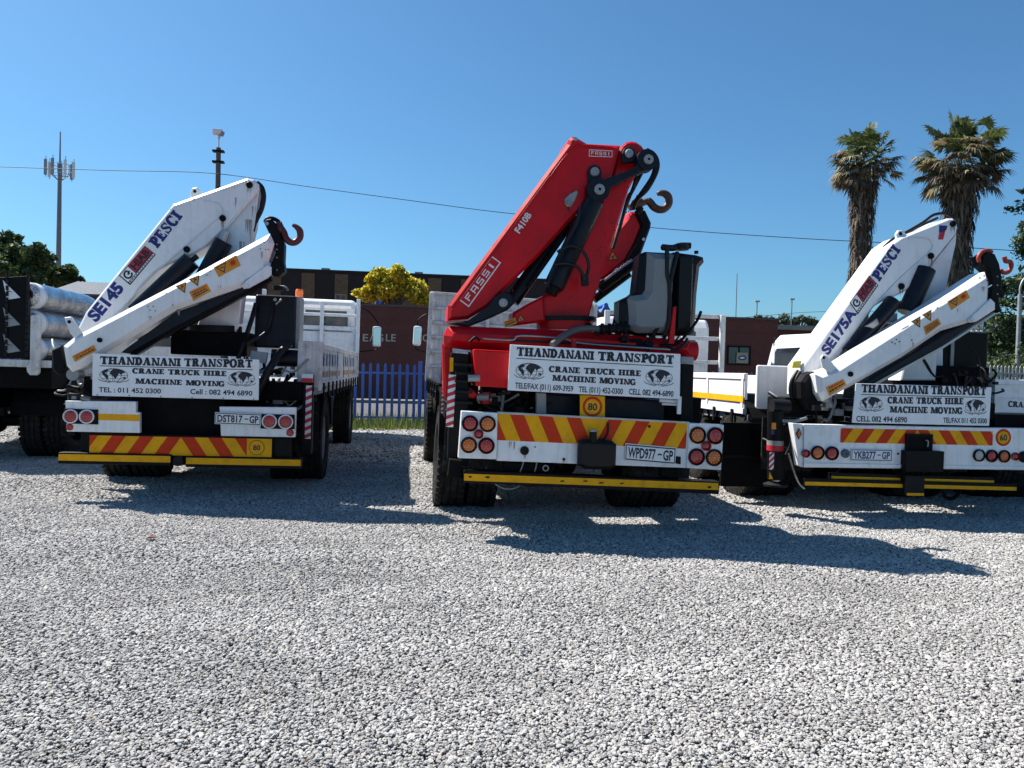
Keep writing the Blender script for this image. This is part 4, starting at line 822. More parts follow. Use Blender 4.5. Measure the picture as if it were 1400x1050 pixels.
signboard(B, [(1170.5, 524), (1356, 529.5), (1352.5, 582.3), (1165, 578)], -.03,
          [((1177.5, 536.6), (1269, 538.9), 10.6), ((1272.5, 539), (1348, 540.6), 10.6)],
          [('CRANE TRUCK HIRE', (1213.5, 551.5), (1317, 553), 8.2, 'serif'), ('MACHINE MOVING', (1216.5, 564), (1315.5, 566), 8, 'serif'),
           ('CELL 082 494 6890', (1170.5, 576), (1240, 577.5), 6.8, 'sans'), ('TEL/FAX 011 452 0300', (1289.5, 577.8), (1349, 578.8), 6.2, 'sans')],
          [(1191, 552, 15.5, 9), (1333.5, 556, 14, 9)], ((1177.5, 538.8), (1347, 543)), False)
# crane
bm = [(1096, 540), (1097, 500), (1216, 335), (1232, 324), (1297, 298), (1304, 298), (1309.5, 303), (1310.5, 311), (1308, 319), (1274, 361), (1246, 394), (1227, 404), (1209, 411), (1196, 419), (1179, 443), (1153, 482), (1120, 524), (1105, 545)]
mb = MB(); mb.prism(B.PP(bm, .50), .50, .84, CRANEW, .022); boom = mb.build('crane_boom', r)
mb = MB(); mb.tube(B.QQ([(1200, 412, .497), (1234, 377, .497), (1272, 343, .497), (1273, 331, .497), (1266, 326, .497), (1242, 326, .497)]), .007, CRANEW, 6); mb.build('weld_seam', boom)
for px, py in ((1302.5, 306), (1272.3, 350), (1232, 391.5)): mb = MB(); pin(mb, B, px, py, 4, .497); mb.build('hinge_pin', boom)
mb = MB(); mb.prism(B.PP([(1226, 331), (1225, 320), (1228, 315), (1233, 314.5), (1237, 318), (1239, 324), (1240, 330)], .55), .54, .58, CRANEW, .006); disc(mb, B, 1231.5, 319.5, 2.3, .537, .583, DARK); mb.build('lifting_eye', boom)
mb = MB(); mb.tube(B.QQ([(1208, 338, .6), (1222, 326, .6), (1240, 317, .6), (1262, 304, .6), (1276, 294, .6), (1292, 292, .6), (1304, 298, .6)]), .016, HOSE, 8); mb.tube(B.QQ([(1210, 339, .64), (1230, 324, .64), (1258, 309, .64), (1282, 298, .64)]), .014, HOSE, 8); mb.build('hydraulic_hoses', boom)
t = MB(); B.text(t, 'PESCI', (1202.5, 385.5), (1232, 342), 14.5, .497, BLUEINK, 'serif'); B.text(t, 'SE175A', (1132, 486), (1171.5, 428), 13, .497, BLUEINK, 'sans', .05); t.build('lettering', boom)
hiab(B, [(1173, 430), (1201, 390), (1188.5, 376.5), (1161.5, 414)], .497, boom)
mb = MB(); mb.flat(B.PP([(1284, 308), (1295.5, 308.5), (1294, 314), (1284, 319)], .497), .4965, BLUEINK); mb.flat(B.PP([(1295, 311), (1292, 317), (1289.5, 327.5), (1282.5, 327.5), (1284, 320)], .497), .4965, REDINK); mb.build('emblem', boom)
lb(B, [(1085, 494), (1096, 493), (1094, 503), (1083, 503)], .53, .02, mat('yellow_sticker', (.75, .6, .05), .5), 'yellow_sticker', 0, boom)
mb = MB(); mb.prism(B.PP([(1266, 372), (1275, 360), (1309, 317), (1308, 332), (1294, 396), (1286, 440), (1280, 520), (1232, 520), (1252, 440)], .55), .555, .79, CRANEW, .012); mb.build('crane_column', r)
mb = MB(); mb.cyl(B.Q(1266, 368, .50), B.Q(1240, 428, .50), .10, NAVY, 20); mb.build('boom_cylinder', r)
mb = MB(); mb.cyl(B.Q(1222, 412, .47), B.Q(1160, 484, .47), .085, NAVY, 20); mb.cyl(B.Q(1188, 440, .462), B.Q(1192, 446, .462), .088, GREYM, 20); mb.build('lift_cylinder', r)
mb = MB()
for i in range(7): mb = MB(); mb.tube(B.QQ([(1192 + i * 3, 462 - i * 2, .56 + .02 * i), (1204 + i * 3, 438 - i * 3, .56 + .02 * i), (1220 + i * 2, 418 - i, .56)]), .010, RED if i % 2 else HOSE, 6); mb.build('hydraulic_line', r)
mb = MB(); mb.box(*B.rect((1212, 428), (1224, 442), .5)[:2], .47, .55, *B.rect((1212, 428), (1224, 442), .5)[2:], GREYM); mb.build('valve_block', r)
jb = [(1118, 512), (1142, 503.5), (1240, 441), (1351, 371), (1356, 384), (1355, 410), (1360, 424), (1332, 440), (1290, 452), (1235, 489), (1170, 526), (1128, 549), (1121, 537)]
mb = MB(); mb.prism(B.PP(jb, .12), .12, .44, CRANEW, .05); jib = mb.build('crane_jib', r)
mb = MB(); mb.prism(B.PP([(1360, 427), (1290, 472), (1190, 527), (1165, 545), (1168, 530), (1290, 455), (1356, 423)], .18), .16, .38, NAVY, .02); mb.prism(B.PP([(1361, 430), (1290, 476), (1190, 531), (1188, 528), (1290, 472.5), (1360, 427.5)], .2), .2, .3, STEEL); mb.build('jib_extension', r)
mb = MB(); mb.prism(B.PP([(1324, 437), (1329, 432), (1355, 408), (1361, 414), (1361, 423), (1335, 440), (1327, 441)], .10), .10, .125, CRANEW, .008); pin(mb, B, 1329, 436.5, 2.6, .098, CRANEW); mb.build('latch_plate', jib)
mb = MB(); pin(mb, B, 1162.5, 511.5, 3.4, .117); mb.build('hinge_pin', jib)
for px, py in ((1220, 468), (1226, 464), (1224, 470), (1230, 467), (1340, 380), (1346, 377), (1352, 398), (1350, 384), (1282, 421), (1247, 465)): mb = MB(); disc(mb, B, px, py, .8, .113, .121, DARK, 8); mb.build('bolt', jib)
for px, py in ((1283, 421), (1238, 447), (1352, 391), (1306, 440)): mb = MB(); B.quad(mb, [(px - 5, py + 2.6), (px + 4, py - 2.4), (px + 4.6, py - .6), (px - 4.4, py + 4.4)], .116, WHINK); mb.build('chipped_paint', jib)
mb = MB(); mb.prism(B.PP([(1121, 490), (1124, 485), (1129, 485.5), (1131, 489), (1143, 503), (1134, 510), (1124, 503)], .16), .14, .17, CRANEW, .006); disc(mb, B, 1126.3, 489, 2, .137, .172, DARK)
mb.prism(B.PP([(1097, 545), (1097, 522), (1104, 512), (1116, 508), (1120, 520), (1128, 549), (1118, 561), (1104, 560)], .26), .26, .48, BLACK, .03); mb.build('jib_bracket', jib)
mb = MB(); mb.lathe([(.02, -.02), (.10, -.02), (.13, .02), (.13, .30), (.10, .34), (.02, .34)], B.Q(1090, 546, .5), (1, 0, -.1), CRANEW, 24); mb.tube(B.QQ([(1091, 507, .46), (1083, 520, .44), (1081, 536, .44), (1087, 552, .44), (1098, 560, .44)]), .022, HOSE, 8); mb.tube(B.QQ([(1094, 508, .44), (1087, 522, .42), (1086, 540, .42), (1094, 556, .42), (1106, 562, .42)]), .018, HOSE, 8); mb.build('hinge_drum', r)
sticker(B, jib, [(1295, 412.5), (1321, 396.5), (1326, 407), (1301, 424)], .1165, 0, True, True)
sticker(B, jib, [(1262.5, 447), (1282.5, 435), (1287, 443), (1266, 458.5)], .1165, 3); sticker(B, jib, [(1129, 529.5), (1153, 518), (1157.5, 526), (1134, 541.5)], .1165, 2)
triangle(B, jib, 1254, 440, 8.5, R(210), .1165); triangle(B, jib, 1269, 431, 8.5, R(210), .1165)
mb = MB(); mb.prism(B.PP([(1345, 349), (1352, 344), (1361, 347), (1367, 360), (1371, 380), (1370, 396), (1376, 402), (1372, 407), (1367, 404), (1367, 415), (1371, 426), (1365, 428), (1362, 423), (1356, 428), (1354, 408), (1357, 385), (1354, 369), (1346, 362)], .2), .2, .38, BLACK, .012)
for py in (378, 390, 402): disc(mb, B, 1364, py, 1.1, .195, .21, GREYM, 8)
mb.build('jib_end_linkage', r, .004, 1)
mb = MB(); mb.tube(B.QQ([(1339, 358, .24), (1338, 351, .24), (1342, 345, .24), (1350, 342.5, .24), (1356, 345, .24)]), .022, HOOKO, 8); mb.cyl(B.Q(1344, 353, .24), B.Q(1352, 353, .24), .04, BLACK, 14); mb.build('hook_swivel', r)
chain_hook(B, [(1373, 351), (1375, 357), (1381, 358), (1382.5, 364), (1379, 371), (1372, 373), (1368, 368)], .27, .024, HOOKO, tip=.7)
stain(B, boom, ((1272.3, 354, 6, 14), (1232, 395, 6, 12), (1302.5, 310, 5, 9)), .4985, RUST2); stain(B, jib, ((1247, 468, 5, 8), (1310, 422, 4, 7), (1345, 392, 5, 9)), .1185, RUSTY)
# tank, base and stabiliser
mb = MB(); x0, x1, z0, z1 = B.rect((1286, 452), (1350, 521), .8); mb.box(x0, x1, .8, 1.25, z0, z1, BLACK); o = mb.build('control_box', r, .03, 3)
mb = MB()
for px in (1330, 1337, 1343): disc(mb, B, px, 453, 1.3, .785, .81, STEEL, 10)
mb.box(*B.rect((1300, 462), (1302, 521), .79)[:2], .78, .797, *B.rect((1300, 462), (1302, 521), .79)[2:], GREYM); mb.build('box_fittings', o)
lb(B, [(1268, 466), (1290, 462), (1290, 513), (1270, 513)], .74, .06, PLATEW, 'oil_tank', .02)
mb = MB(); x0, x1, z0, z1 = B.rect((1235, 498), (1352, 530), .6); mb.box(x0, x1, .6, 1.15, z0 - .3, z1, CHASSIS); mb.box(-1.2, 1.2, .4, .8, 1.0, 1.18, CHASSIS); mb.build('crane_base', r, .012)
clutter(B, 'hydraulic_pipes', *B.rect((1105, 545), (1168, 575), .3)[:2], *B.rect((1105, 548), (1168, 576), .3)[2:], .2, .6, 30, 21, (HOSE, DARK, GREYM)); clutter(B, 'hydraulic_valves', *B.rect((1290, 505), (1352, 522), .5)[:2], *B.rect((1290, 508), (1352, 524), .5)[2:], .35, .6, 16, 22, (HOSE, DARK))
clutter(B, 'underbody_pipes', -.9, 1.0, .45, .8, .2, .8, 26, 23, (HOSE, DARK, CHASSIS))
mb = MB(); mb.cyl(B.Q(1060, 562, .25), B.Q(1060, 655, .25), .078, BLACK, 20); mb.cyl(B.Q(1055, 555, .25), B.Q(1078, 556, .25), .07, DARK, 20); mb.cyl(B.Q(1060, 655, .25), B.Q(1060, 662, .25), .05, STEEL, 16); mb.lathe([(.12, 0), (.12, .02), (.05, .05), (.001, .05)], B.Q(1060, 664.5, .25), (0, 0, 1), DARK, 20); o = mb.build('stabiliser_leg', r)
mb = MB(); x, z = B.P(1060, 600, .25)
for py0, py1, m in ((603, 609.5, GREYM), (609.5, 617, REDINK)):
    za, zb = B.P(1060, py0, .17)[1], B.P(1060, py1, .17)[1]; mb.lathe([(.0815, zb), (.0815, za)], (x, .25, 0), (0, 0, 1), m, 20)
mb.build('colour_bands', o); q = MB(); a, b = B.P(1052, 618, .168), B.P(1057.5, 642, .168); striped_post(q, a[0], b[0], b[1], a[1], .166, 3, .05); B.quad(q, [(1052, 645), (1057, 655), (1051, 655)], .166, YELLOW); B.quad(q, [(1055, 578), (1061, 578), (1061, 587), (1055, 587)], .166, ORANGE); B.quad(q, [(1054.5, 588), (1058.5, 588), (1058.5, 594), (1054.5, 594)], .166, BLUEINK); q.build('marker_strip', o)
for tp, tr, m in (([(1072, 580, .3), (1080, 592, .3), (1081, 606, .3), (1074, 622, .3)], .010, HOSE), ([(1078, 620, .3), (1084, 640, .3), (1092, 660, .3), (1100, 668, .3)], .010, STEEL), ([(1068, 575, .2), (1085, 576, .2), (1102, 572, .25)], .02, GREYM)): mb = MB(); mb.tube(B.QQ(tp), tr, m, 6); mb.build('cable', r)
for s in (-1, 1):
    mb = MB(); mb.box(s * .93 - .3, s * .93 + .3, .82, .84, .38, .95, RUBBER); mb.build('mudflap', r)

mb = MB(); x0, x1, z0, z1 = B.rect((986, 577), (1060, 668), 1.05); mb.box(x0, x1, 1.0, 1.05, max(z0, .16), z1, CHASSIS); mb.box(x0 + .02, x1, .99, .9995, (z0 + z1) / 2 - .02, (z0 + z1) / 2 + .01, BLACK); mb.build('mudguard_panel', r, .01)

# ================================================================ partly seen trucks at both edges of the yard
E_ = Rig('flatbed_truck', 'dark flatbed truck at the far left carrying silver wrapped rolls behind a black panel', 'flatbed truck', -70, 10.0, .006, 0)
r = E_.root
chassis(E_, .2, 6.5, z=.85); axle(E_, .95, r=.50, half=1.24, rim=CHASSIS); wheel(E_, 1.08, 5.6, side=1)
mb = MB(); mb.box(-1.25, 1.25, .03, 6.8, 1.27, 1.33, CHASSIS); mb.box(-1.2, 1.2, .1, 6.8, 1.0, 1.265, CHASSIS); mb.build('bed_floor', r)
mb = MB(); x0, za = E_.P(0, 485, 0); x1, zb = E_.P(70, 493, 0); zc = E_.P(70, 503, 0)[1]; mb.box(-1.25, x1, -.02, .025, zc, zb, OLDW); mb.build('rear_rail', r, .006)
mb = MB(); mb.prism(E_.PP([(43, 431), (56, 430), (54, 509), (51, 513), (42, 513), (38, 508), (37, 500), (42, 496)], -.06), -.09, -.025, OLDW); mb.build('rail_post', r, .01)
mb = MB(); x0, z1 = E_.P(-75, 370, .0); x1, z0 = E_.P(38, 490, .0); mb.prism(E_.PP([(-75, 374), (0, 379), (36, 377), (38, 490), (-75, 488)], .0), .03, .10, BLACK)
for k in range(14):
    z = z0 + (z1 - z0) * (k + .5) / 14 - .02
    for px in (8, 36): x = E_.P(px, 430, 0)[0]; mb.cyl((x, .02, z), (x, .02, z + .06), .018, BPLAST, 8)
o = mb.build('load_panel', r, .004); mb = MB()
for dy, s, m in ((0, 1, PLATEW), (37, .85, GREYM), (73, .8, GREYM)): mb.flat(E_.PP([(4, 383 + dy), (28, 407 + dy), (9.5, 410 + dy)], .03), .027, m); mb.flat(E_.PP([(8, 396 + dy), (19, 400 + dy), (10, 398.5 + dy)], .03), .0255, INK)
mb.build('triangle_marks', o)
mb = MB(); mb.box(-1.1, .62, .1, .2, .62, .74, CHASSIS); mb.box(-1.15, -.6, .1, .15, .78, .95, BLACK); mb.build('bumper', r, .01)
g = NG('silver_foil'); tc = g.n('ShaderNodeTexCoord').outputs['Object']
g.b.inputs['Metallic'].default_value = .92; g.b.inputs['Roughness'].default_value = .14
g.l.new(g.ramp(g.noise(tc, 9, 6), [(.3, (.22, .23, .25)), (.7, (.72, .72, .74))]), g.b.inputs['Base Color']); g.bump(g.noise(g.scale(tc, (3, 1, 3)), 9, 5, .65), .55, .03); FOIL = g.m
for i, (py, nm) in enumerate(((404, 'silver foil roll lying topmost on the flatbed truck'), (441, 'silver foil roll lying second from the top behind the white post'), (477, 'silver foil roll lying lowest on the flatbed floor'))):
    x, z = E_.P(45, py + 1, .3); p = E_.M @ Vector((x + .0, .15, z)); o = empty('foil_roll', p, nm, 'roll', 'silver rolls on the flatbed'); k = MB(); R_ = .178; pr = []
    for j in range(15): pr.append((R_ * (1 + .02 * math.sin(j * 2.3) + (-.12 if j in (0, 14) else 0)), 1.9 * j / 14))
    k.lathe([(.05, .0), (.09, -.03)] + pr + [(.10, 1.93), (.04, 1.90)], (0, 0, 0), (0, 1, 0), FOIL, 32); k.build('foil_wrap', o)
    k = MB(); k.lathe([(.14, -.004), (R_ * .99, .03), (R_ * 1.015, .16)], (0, 0, 0), (0, 1, 0), PLATEW, 32); k.build('end_cap', o)

D_ = Rig('flatbed_truck', 'white dropside truck at the far right with lettered side behind the right crane truck', 'flatbed truck', 1500, 8.2, .004, 0)
r = D_.root; half = D_.P(1357, 540, .5)[0] * -1
chassis(D_, .2, 6.0); axle(D_, 1.3, half=-D_.P(1350, 640, 1.3)[0], rim=STEEL); wheel(D_, -1.05, 5.3, side=-1)
mb = MB(); x0, z1 = D_.P(1358, 518, .5); _, z0 = D_.P(1358, 564, .5); x1 = -x0
mb.box(x0, x1, .5, .54, z0, z1, WHITE); mb.box(x0, x1, .488, .4995, z1 - .06, z1 - .003, WHITE); zr = D_.P(1358, 544, .5)[1]; mb.box(x0, x1, .49, .4995, zr - .008, zr + .012, WHITE)
for x in (x0, x1 - .05): mb.box(x, x + .05, .47, .486, z0, z1, WHITE)
gt = mb.build('tail_gate', r, .004, 1); t = MB(); D_.text(t, 'CRANE', (1378, 556), (1412, 558), 7, .4995, INK, 'serif'); t.build('lettering', gt)
mb = MB(); mb.box(x0, x1, .45, 4.2, z0 - .18, z0 - .02, CHASSIS); mb.box(x0 + .02, x1 - .02, .545, 4.2, z0 - .019, z0 + .05, GREYM); mb.build('bed_floor', r)
for s in (-1, 1):
    mb = MB(); a, b = sorted((s * abs(x0), s * (abs(x0) - .04))); mb.box(a, b, .545, 4.2, z0, z1, WHITE); mb.build('dropside', r)
cb_ = cab(D_, 4.35, 6.15, half, .80, D_.P(1100, 459, 5.2)[1], WHITE, [(-.8, .8, 1.5, 1.9)])
mirror(D_, 1061.5, 486, 23, 6, 5.7, (-half, 5.75, 1.95))
# ================================================================ ground
def sheet(name, x0, x1, y0, y1, z, m, n=1):
    mb = MB(); mb.add([(x0, y0, z), (x1, y0, z), (x1, y1, z), (x0, y1, z)], [(0, 1, 2, 3)], m); o = mb.build(name); o['kind'] = 'structure'; return o
g = NG('gravel_bed'); tc = g.n('ShaderNodeTexCoord').outputs['Object']
vo = g.n('ShaderNodeTexVoronoi'); vo.inputs['Scale'].default_value = 30; g.l.new(tc, vo.inputs['Vector'])
vd = g.n('ShaderNodeTexVoronoi', feature='DISTANCE_TO_EDGE'); vd.inputs['Scale'].default_value = 30; g.l.new(tc, vd.inputs['Vector'])
hs = g.n('ShaderNodeSeparateColor'); g.l.new(vo.outputs['Color'], hs.inputs[0])
base = g.ramp(hs.outputs[0], [(0, (.29, .286, .277)), (.5, (.39, .386, .377)), (1, (.49, .485, .475))])
gap = g.ramp(vd.outputs['Distance'], [(0, G3(.12)), (.16, G3(1))]); base = g.mix(1.0, base, gap, 'MULTIPLY')
big = g.ramp(g.noise(tc, .55, 5, .6), [(.3, G3(.84)), (.7, G3(1.06))]); base = g.mix(1.0, base, big, 'MULTIPLY'); g.l.new(base, g.b.inputs['Base Color']); g.b.inputs['Roughness'].default_value = .9
hh = g.ramp(vd.outputs['Distance'], [(0, G3(0)), (.5, G3(1))]); g.bump(hh, 1.0, .03)
sheet('yard_ground', -60, 60, -8, 17.2, -.034, g.m)
TARM = mat('worn_tarmac', (.075, .073, .075), .9, var=.25, scale=2, bump=.3, bscale=80, dirt=.4, dcol=(.18, .16, .13))
sheet('road', -90, 90, 19.0, 30, -.004, TARM)
GRASSM = mat('grass_soil', (.05, .075, .02), .95, var=.4, scale=6)
sheet('verge', -90, 90, 17.1, 19.1, -.008, GRASSM)
SOIL = mat('dry_earth', (.16, .13, .09), .95, var=.3, scale=.3, bump=.3, bscale=8)
sheet('terrain', -3000, 3000, -300, 5000, -.09, SOIL)
PAVE = mat('concrete_paving', (.14, .13, .125), .9, var=.15, scale=3, bump=.2)
sheet('pavement', -90, 90, 30, 34.2, .0, PAVE)
mb = MB(); mb.box(-90, 90, 29.85, 30, -.05, .11, PAVE); tag(mb.build('kerb'), kind='structure')

# loose stones of the yard, dense where they show large
ST = NG('gravel_stone'); oi = ST.n('ShaderNodeObjectInfo'); tcs = ST.n('ShaderNodeTexCoord').outputs['Object']
cc = ST.ramp(oi.outputs['Random'], [(0, (.26, .256, .248)), (.3, (.36, .356, .347)), (.75, (.44, .435, .425)), (.97, (.52, .515, .505)), (1, (.30, .25, .20))])
cc = ST.mix(1.0, cc, ST.ramp(ST.noise(ST.scale(oi.outputs['Location'], (.55, 1.6, 1)), 1.0, 5, .65), [(.3, G3(.72)), (.7, G3(1.12))]), 'MULTIPLY')
ST.l.new(ST.mix(1.0, cc, ST.ramp(ST.noise(tcs, 2.2, 6, .7), [(.25, G3(.75)), (.75, G3(1.1))]), 'MULTIPLY'), ST.b.inputs['Base Color']); ST.b.inputs['Roughness'].default_value = .88
def stones():
    rg = np.random.default_rng(5); P = []; S = []
    for d0, d1, sp in ((2.0, 3.4, .0120), (3.4, 5.2, .0132), (5.2, 7.5, .0158), (7.5, 11.0, .022), (11.0, 17.3, .042)):
        L = d1 * .78 + .4
        X, Y = np.meshgrid(np.arange(-L, L, sp), np.arange(d0, d1, sp))
        X = X.ravel() + rg.uniform(-1, 1, X.size) * sp; Y = Y.ravel() + rg.uniform(-1, 1, Y.size) * sp
        k = np.abs(X) < Y * .76 + .3; X, Y = X[k], Y[k]
        P.append(np.stack([X, Y], 1)); S.append(np.clip(rg.lognormal(0, .32, X.size), .45, 2.1) * sp * .58)
    P = np.concatenate(P); S = np.concatenate(S)
    wx = P[:, 0] * RGT.x + P[:, 1] * FWD.x; wy = P[:, 0] * RGT.y + P[:, 1] * FWD.y
    Z = .012 * np.sin(wx * 1.1 + wy * 2.6 + .8 * np.sin(wx * .7)) * np.clip(np.sin(wx * .35 + 2.2), 0, 1) + .006 * np.sin(wx * 1.7 + wy * .8) + .005 * np.sin(wy * 3.1 - wx * .6) + .004 * np.sin(wx * 5 + 1.3 * np.sin(wy * 2)) + rg.uniform(-.003, .004, wx.size) - .003
    me = bpy.data.meshes.new('gravel'); n = len(wx); me.vertices.add(n); me.vertices.foreach_set('co', np.stack([wx, wy, Z], 1).astype(np.float32).ravel())
    a = me.attributes.new('size', 'FLOAT', 'POINT'); a.data.foreach_set('value', S.astype(np.float32)); me.materials.append(ST.m)
    o = bpy.data.objects.new('gravel', me); col.objects.link(o); tag(o, 'pale grey crushed stone spread over the whole truck yard', 'gravel', kind='stuff')
    ng = bpy.data.node_groups.new('stones', 'GeometryNodeTree'); ng.interface.new_socket('Geometry', in_out='INPUT', socket_type='NodeSocketGeometry'); ng.interface.new_socket('Geometry', in_out='OUTPUT', socket_type='NodeSocketGeometry')
    N = ng.nodes.new; Lk = ng.links.new; gi = N('NodeGroupInput'); go = N('NodeGroupOutput')
    join = N('GeometryNodeJoinGeometry')
    for k in range(7):
        ico = N('GeometryNodeMeshIcoSphere'); ico.inputs['Radius'].default_value = 1; ico.inputs['Subdivisions'].default_value = 2
        sp_ = N('GeometryNodeSetPosition'); pos = N('GeometryNodeInputPosition'); nz = N('ShaderNodeTexNoise'); nz.noise_dimensions = '4D'; nz.inputs['W'].default_value = k * 7.3; nz.inputs['Scale'].default_value = .85; nz.inputs['Detail'].default_value = 1.5
        sub = N('ShaderNodeVectorMath'); sub.operation = 'SUBTRACT'; sub.inputs[1].default_value = (.5, .5, .5); mul = N('ShaderNodeVectorMath'); mul.operation = 'MULTIPLY'; mul.inputs[1].default_value = (1.9, 1.9, 1.5)
        sz = N('ShaderNodeVectorMath'); sz.operation = 'MULTIPLY'; sz.inputs[1].default_value = (1, .72 + .05 * (k % 4), .50 + .05 * (k % 3))
        add = N('ShaderNodeVectorMath'); add.operation = 'ADD'
        Lk(pos.outputs[0], nz.inputs['Vector']); Lk(nz.outputs['Color'], sub.inputs[0]); Lk(sub.outputs[0], mul.inputs[0]); Lk(pos.outputs[0], add.inputs[0]); Lk(mul.outputs[0], add.inputs[1]); Lk(add.outputs[0], sz.inputs[0])
        Lk(ico.outputs[0], sp_.inputs[0]); Lk(sz.outputs[0], sp_.inputs['Position'])
        sm = N('GeometryNodeSetMaterial'); sm.inputs['Material'].default_value = ST.m; Lk(sp_.outputs[0], sm.inputs[0])
        g2 = N('GeometryNodeGeometryToInstance'); Lk(sm.outputs[0], g2.inputs[0]); Lk(g2.outputs[0], join.inputs[0])
    ip = N('GeometryNodeInstanceOnPoints'); m2p = N('GeometryNodeMeshToPoints'); Lk(gi.outputs[0], m2p.inputs[0]); Lk(m2p.outputs[0], ip.inputs['Points']); Lk(join.outputs[0], ip.inputs['Instance']); ip.inputs['Pick Instance'].default_value = True
    rv = N('FunctionNodeRandomValue'); rv.data_type = 'FLOAT_VECTOR'; rv.inputs[0].default_value = (-.5, -.5, 0); rv.inputs[1].default_value = (.5, .5, 6.28); rv.inputs['Seed'].default_value = 3
    Lk(rv.outputs[0], ip.inputs['Rotation'])
    at = N('GeometryNodeInputNamedAttribute'); at.data_type = 'FLOAT'; at.inputs[0].default_value = 'size'; Lk(at.outputs[0], ip.inputs['Scale'])
    Lk(ip.outputs[0], go.inputs[0]); md = o.modifiers.new('stones', 'NODES'); md.node_group = ng
stones()
lf = MB(); q = ground(211, 5.9); lf.add([(-.05, 0, 0), (-.01, -.025, .02), (.05, 0, .008), (.0, .028, .025)], [(0, 1, 2, 3)], mat('dry_leaf', (.20, .06, .04), .8)); q_ = lf.build('dead_leaf'); q_.location = (q.x, q.y, .03); tag(q_, 'small reddish dead leaf lying on the gravel in front of the left crane truck', 'leaf')

# ================================================================ foliage helpers
def leafmat(name, cols, rough=.6, trans=True):
    g = NG(name); ge = g.n('ShaderNodeNewGeometry'); c = g.ramp(ge.outputs['Random Per Island'], cols); g.l.new(c, g.b.inputs['Base Color']); g.b.inputs['Roughness'].default_value = rough
    if trans:
        tr = g.n('ShaderNodeBsdfTranslucent'); g.l.new(c, tr.inputs[0]); mx = g.n('ShaderNodeMixShader'); mx.inputs[0].default_value = .3
        g.l.new(g.b.outputs[0], mx.inputs[1]); g.l.new(tr.outputs[0], mx.inputs[2]); g.l.new(mx.outputs[0], g.t.nodes['Material Output'].inputs[0])
    return g.m
BARK = mat('bark', (.10, .075, .055), .95, var=.35, scale=4, bump=.6, bscale=14)
def leaves(name, parent, blobs, n, size, m, seed, fill=.55):
    rg = np.random.default_rng(seed); C_ = np.array([b[:3] for b in blobs]); Rd = np.array([b[3] for b in blobs]); pr = Rd ** 2 / (Rd ** 2).sum(); idx = rg.choice(len(blobs), n, p=pr)
    d = rg.normal(size=(n, 3)); d /= np.linalg.norm(d, axis=1)[:, None]; rr = (fill + (1 - fill) * rg.random(n)) * (1 + .14 * rg.normal(size=n))
    c = C_[idx] + d * (Rd[idx] * rr)[:, None] * np.array([1, 1, .82])
    u = d + .9 * rg.normal(size=(n, 3)); u /= np.linalg.norm(u, axis=1)[:, None]; v = np.cross(u, rg.normal(size=(n, 3))); v /= np.linalg.norm(v, axis=1)[:, None]; w_ = np.cross(u, v)
    s = size * np.exp(.3 * rg.normal(size=n))[:, None]
    V = np.stack([c - v * s, c + w_ * s * .45 + u * s * .1, c + v * s, c - w_ * s * .45 + u * s * .1], 1).reshape(-1, 3)
    me = bpy.data.meshes.new(name); me.vertices.add(4 * n); me.vertices.foreach_set('co', V.astype(np.float32).ravel()); me.loops.add(4 * n); me.loops.foreach_set('vertex_index', np.arange(4 * n, dtype=np.int32)); me.polygons.add(n)
    me.polygons.foreach_set('loop_start', np.arange(0, 4 * n, 4, dtype=np.int32)); me.update(calc_edges=True); me.materials.append(m)
    o = bpy.data.objects.new(name, me); col.objects.link(o); o.parent = parent; return o
def broad_tree(name, label, px, D, ztop, blobs_px, leaf, n, size, seed, group=None, cat='tree'):
    b = ground(px, D); t = empty(name, b, label, cat, group); bl = []; rr = random.Random(seed)
    for x, y, rp in blobs_px:
        p = W(x, y, D + rr.uniform(-1.2, 1.2) * rp * D / F * .5); bl.append((*(p - b), rp * D / F))
    lv = []
    for x, y, z, q in bl:
        lv.append((x, y, z, q * .62))
        for i in range(9):
            a, e = rr.uniform(0, 6.28), rr.uniform(-.5, 1.2); lv.append((x + q * .75 * math.cos(a) * math.cos(e), y + q * .75 * math.sin(a) * math.cos(e), z + q * .7 * math.sin(e), q * rr.uniform(.25, .42)))
    leaves('crown', t, lv, n, size, leaf, seed); k = MB(); zc = min(q[2] for q in bl); cx = sum(q[0] for q in bl) / len(bl)
    k.tube([(0, 0, 0), (cx * .2, 0, zc * .5), (cx * .5, 0, zc)], lambda t_: .26 - .10 * t_, BARK, 10)
    for x, y, z, q in bl: k.tube([(cx * .4, 0, zc * .85), ((x + cx * .4) / 2, y / 2, (z + zc) / 2 + .1), (x, y, z)], lambda t_: .13 - .10 * t_, BARK, 7)
    k.build('trunk', t); return t
GRN = leafmat('dark_green_leaves', [(0, (.018, .038, .012)), (.5, (.05, .09, .024)), (1, (.11, .16, .045))])
YEL = leafmat('yellow_flowers', [(0, (.10, .13, .015)), (.25, (.36, .34, .02)), (.55, (.76, .62, .03)), (1, (.88, .78, .08))])
FAR = leafmat('hazy_green_leaves', [(0, (.03, .045, .025)), (1, (.07, .09, .05))])
broad_tree('broadleaf_tree', 'large dark green tree behind the silver rolls at the left edge', 20, 52, 8, [(6, 362, 34), (38, 372, 32), (-40, 366, 36), (16, 336, 20), (56, 352, 22), (20, 390, 30), (-20, 392, 30)], GRN, 15000, .17, 31, 'broadleaf trees at the left')
broad_tree('broadleaf_tree', 'smaller green tree right of the tall mast with a sloping crown', 92, 56, 8, [(86, 382, 20), (104, 390, 14), (72, 384, 18), (93, 370, 10)], GRN, 6000, .17, 32, 'broadleaf trees at the left')
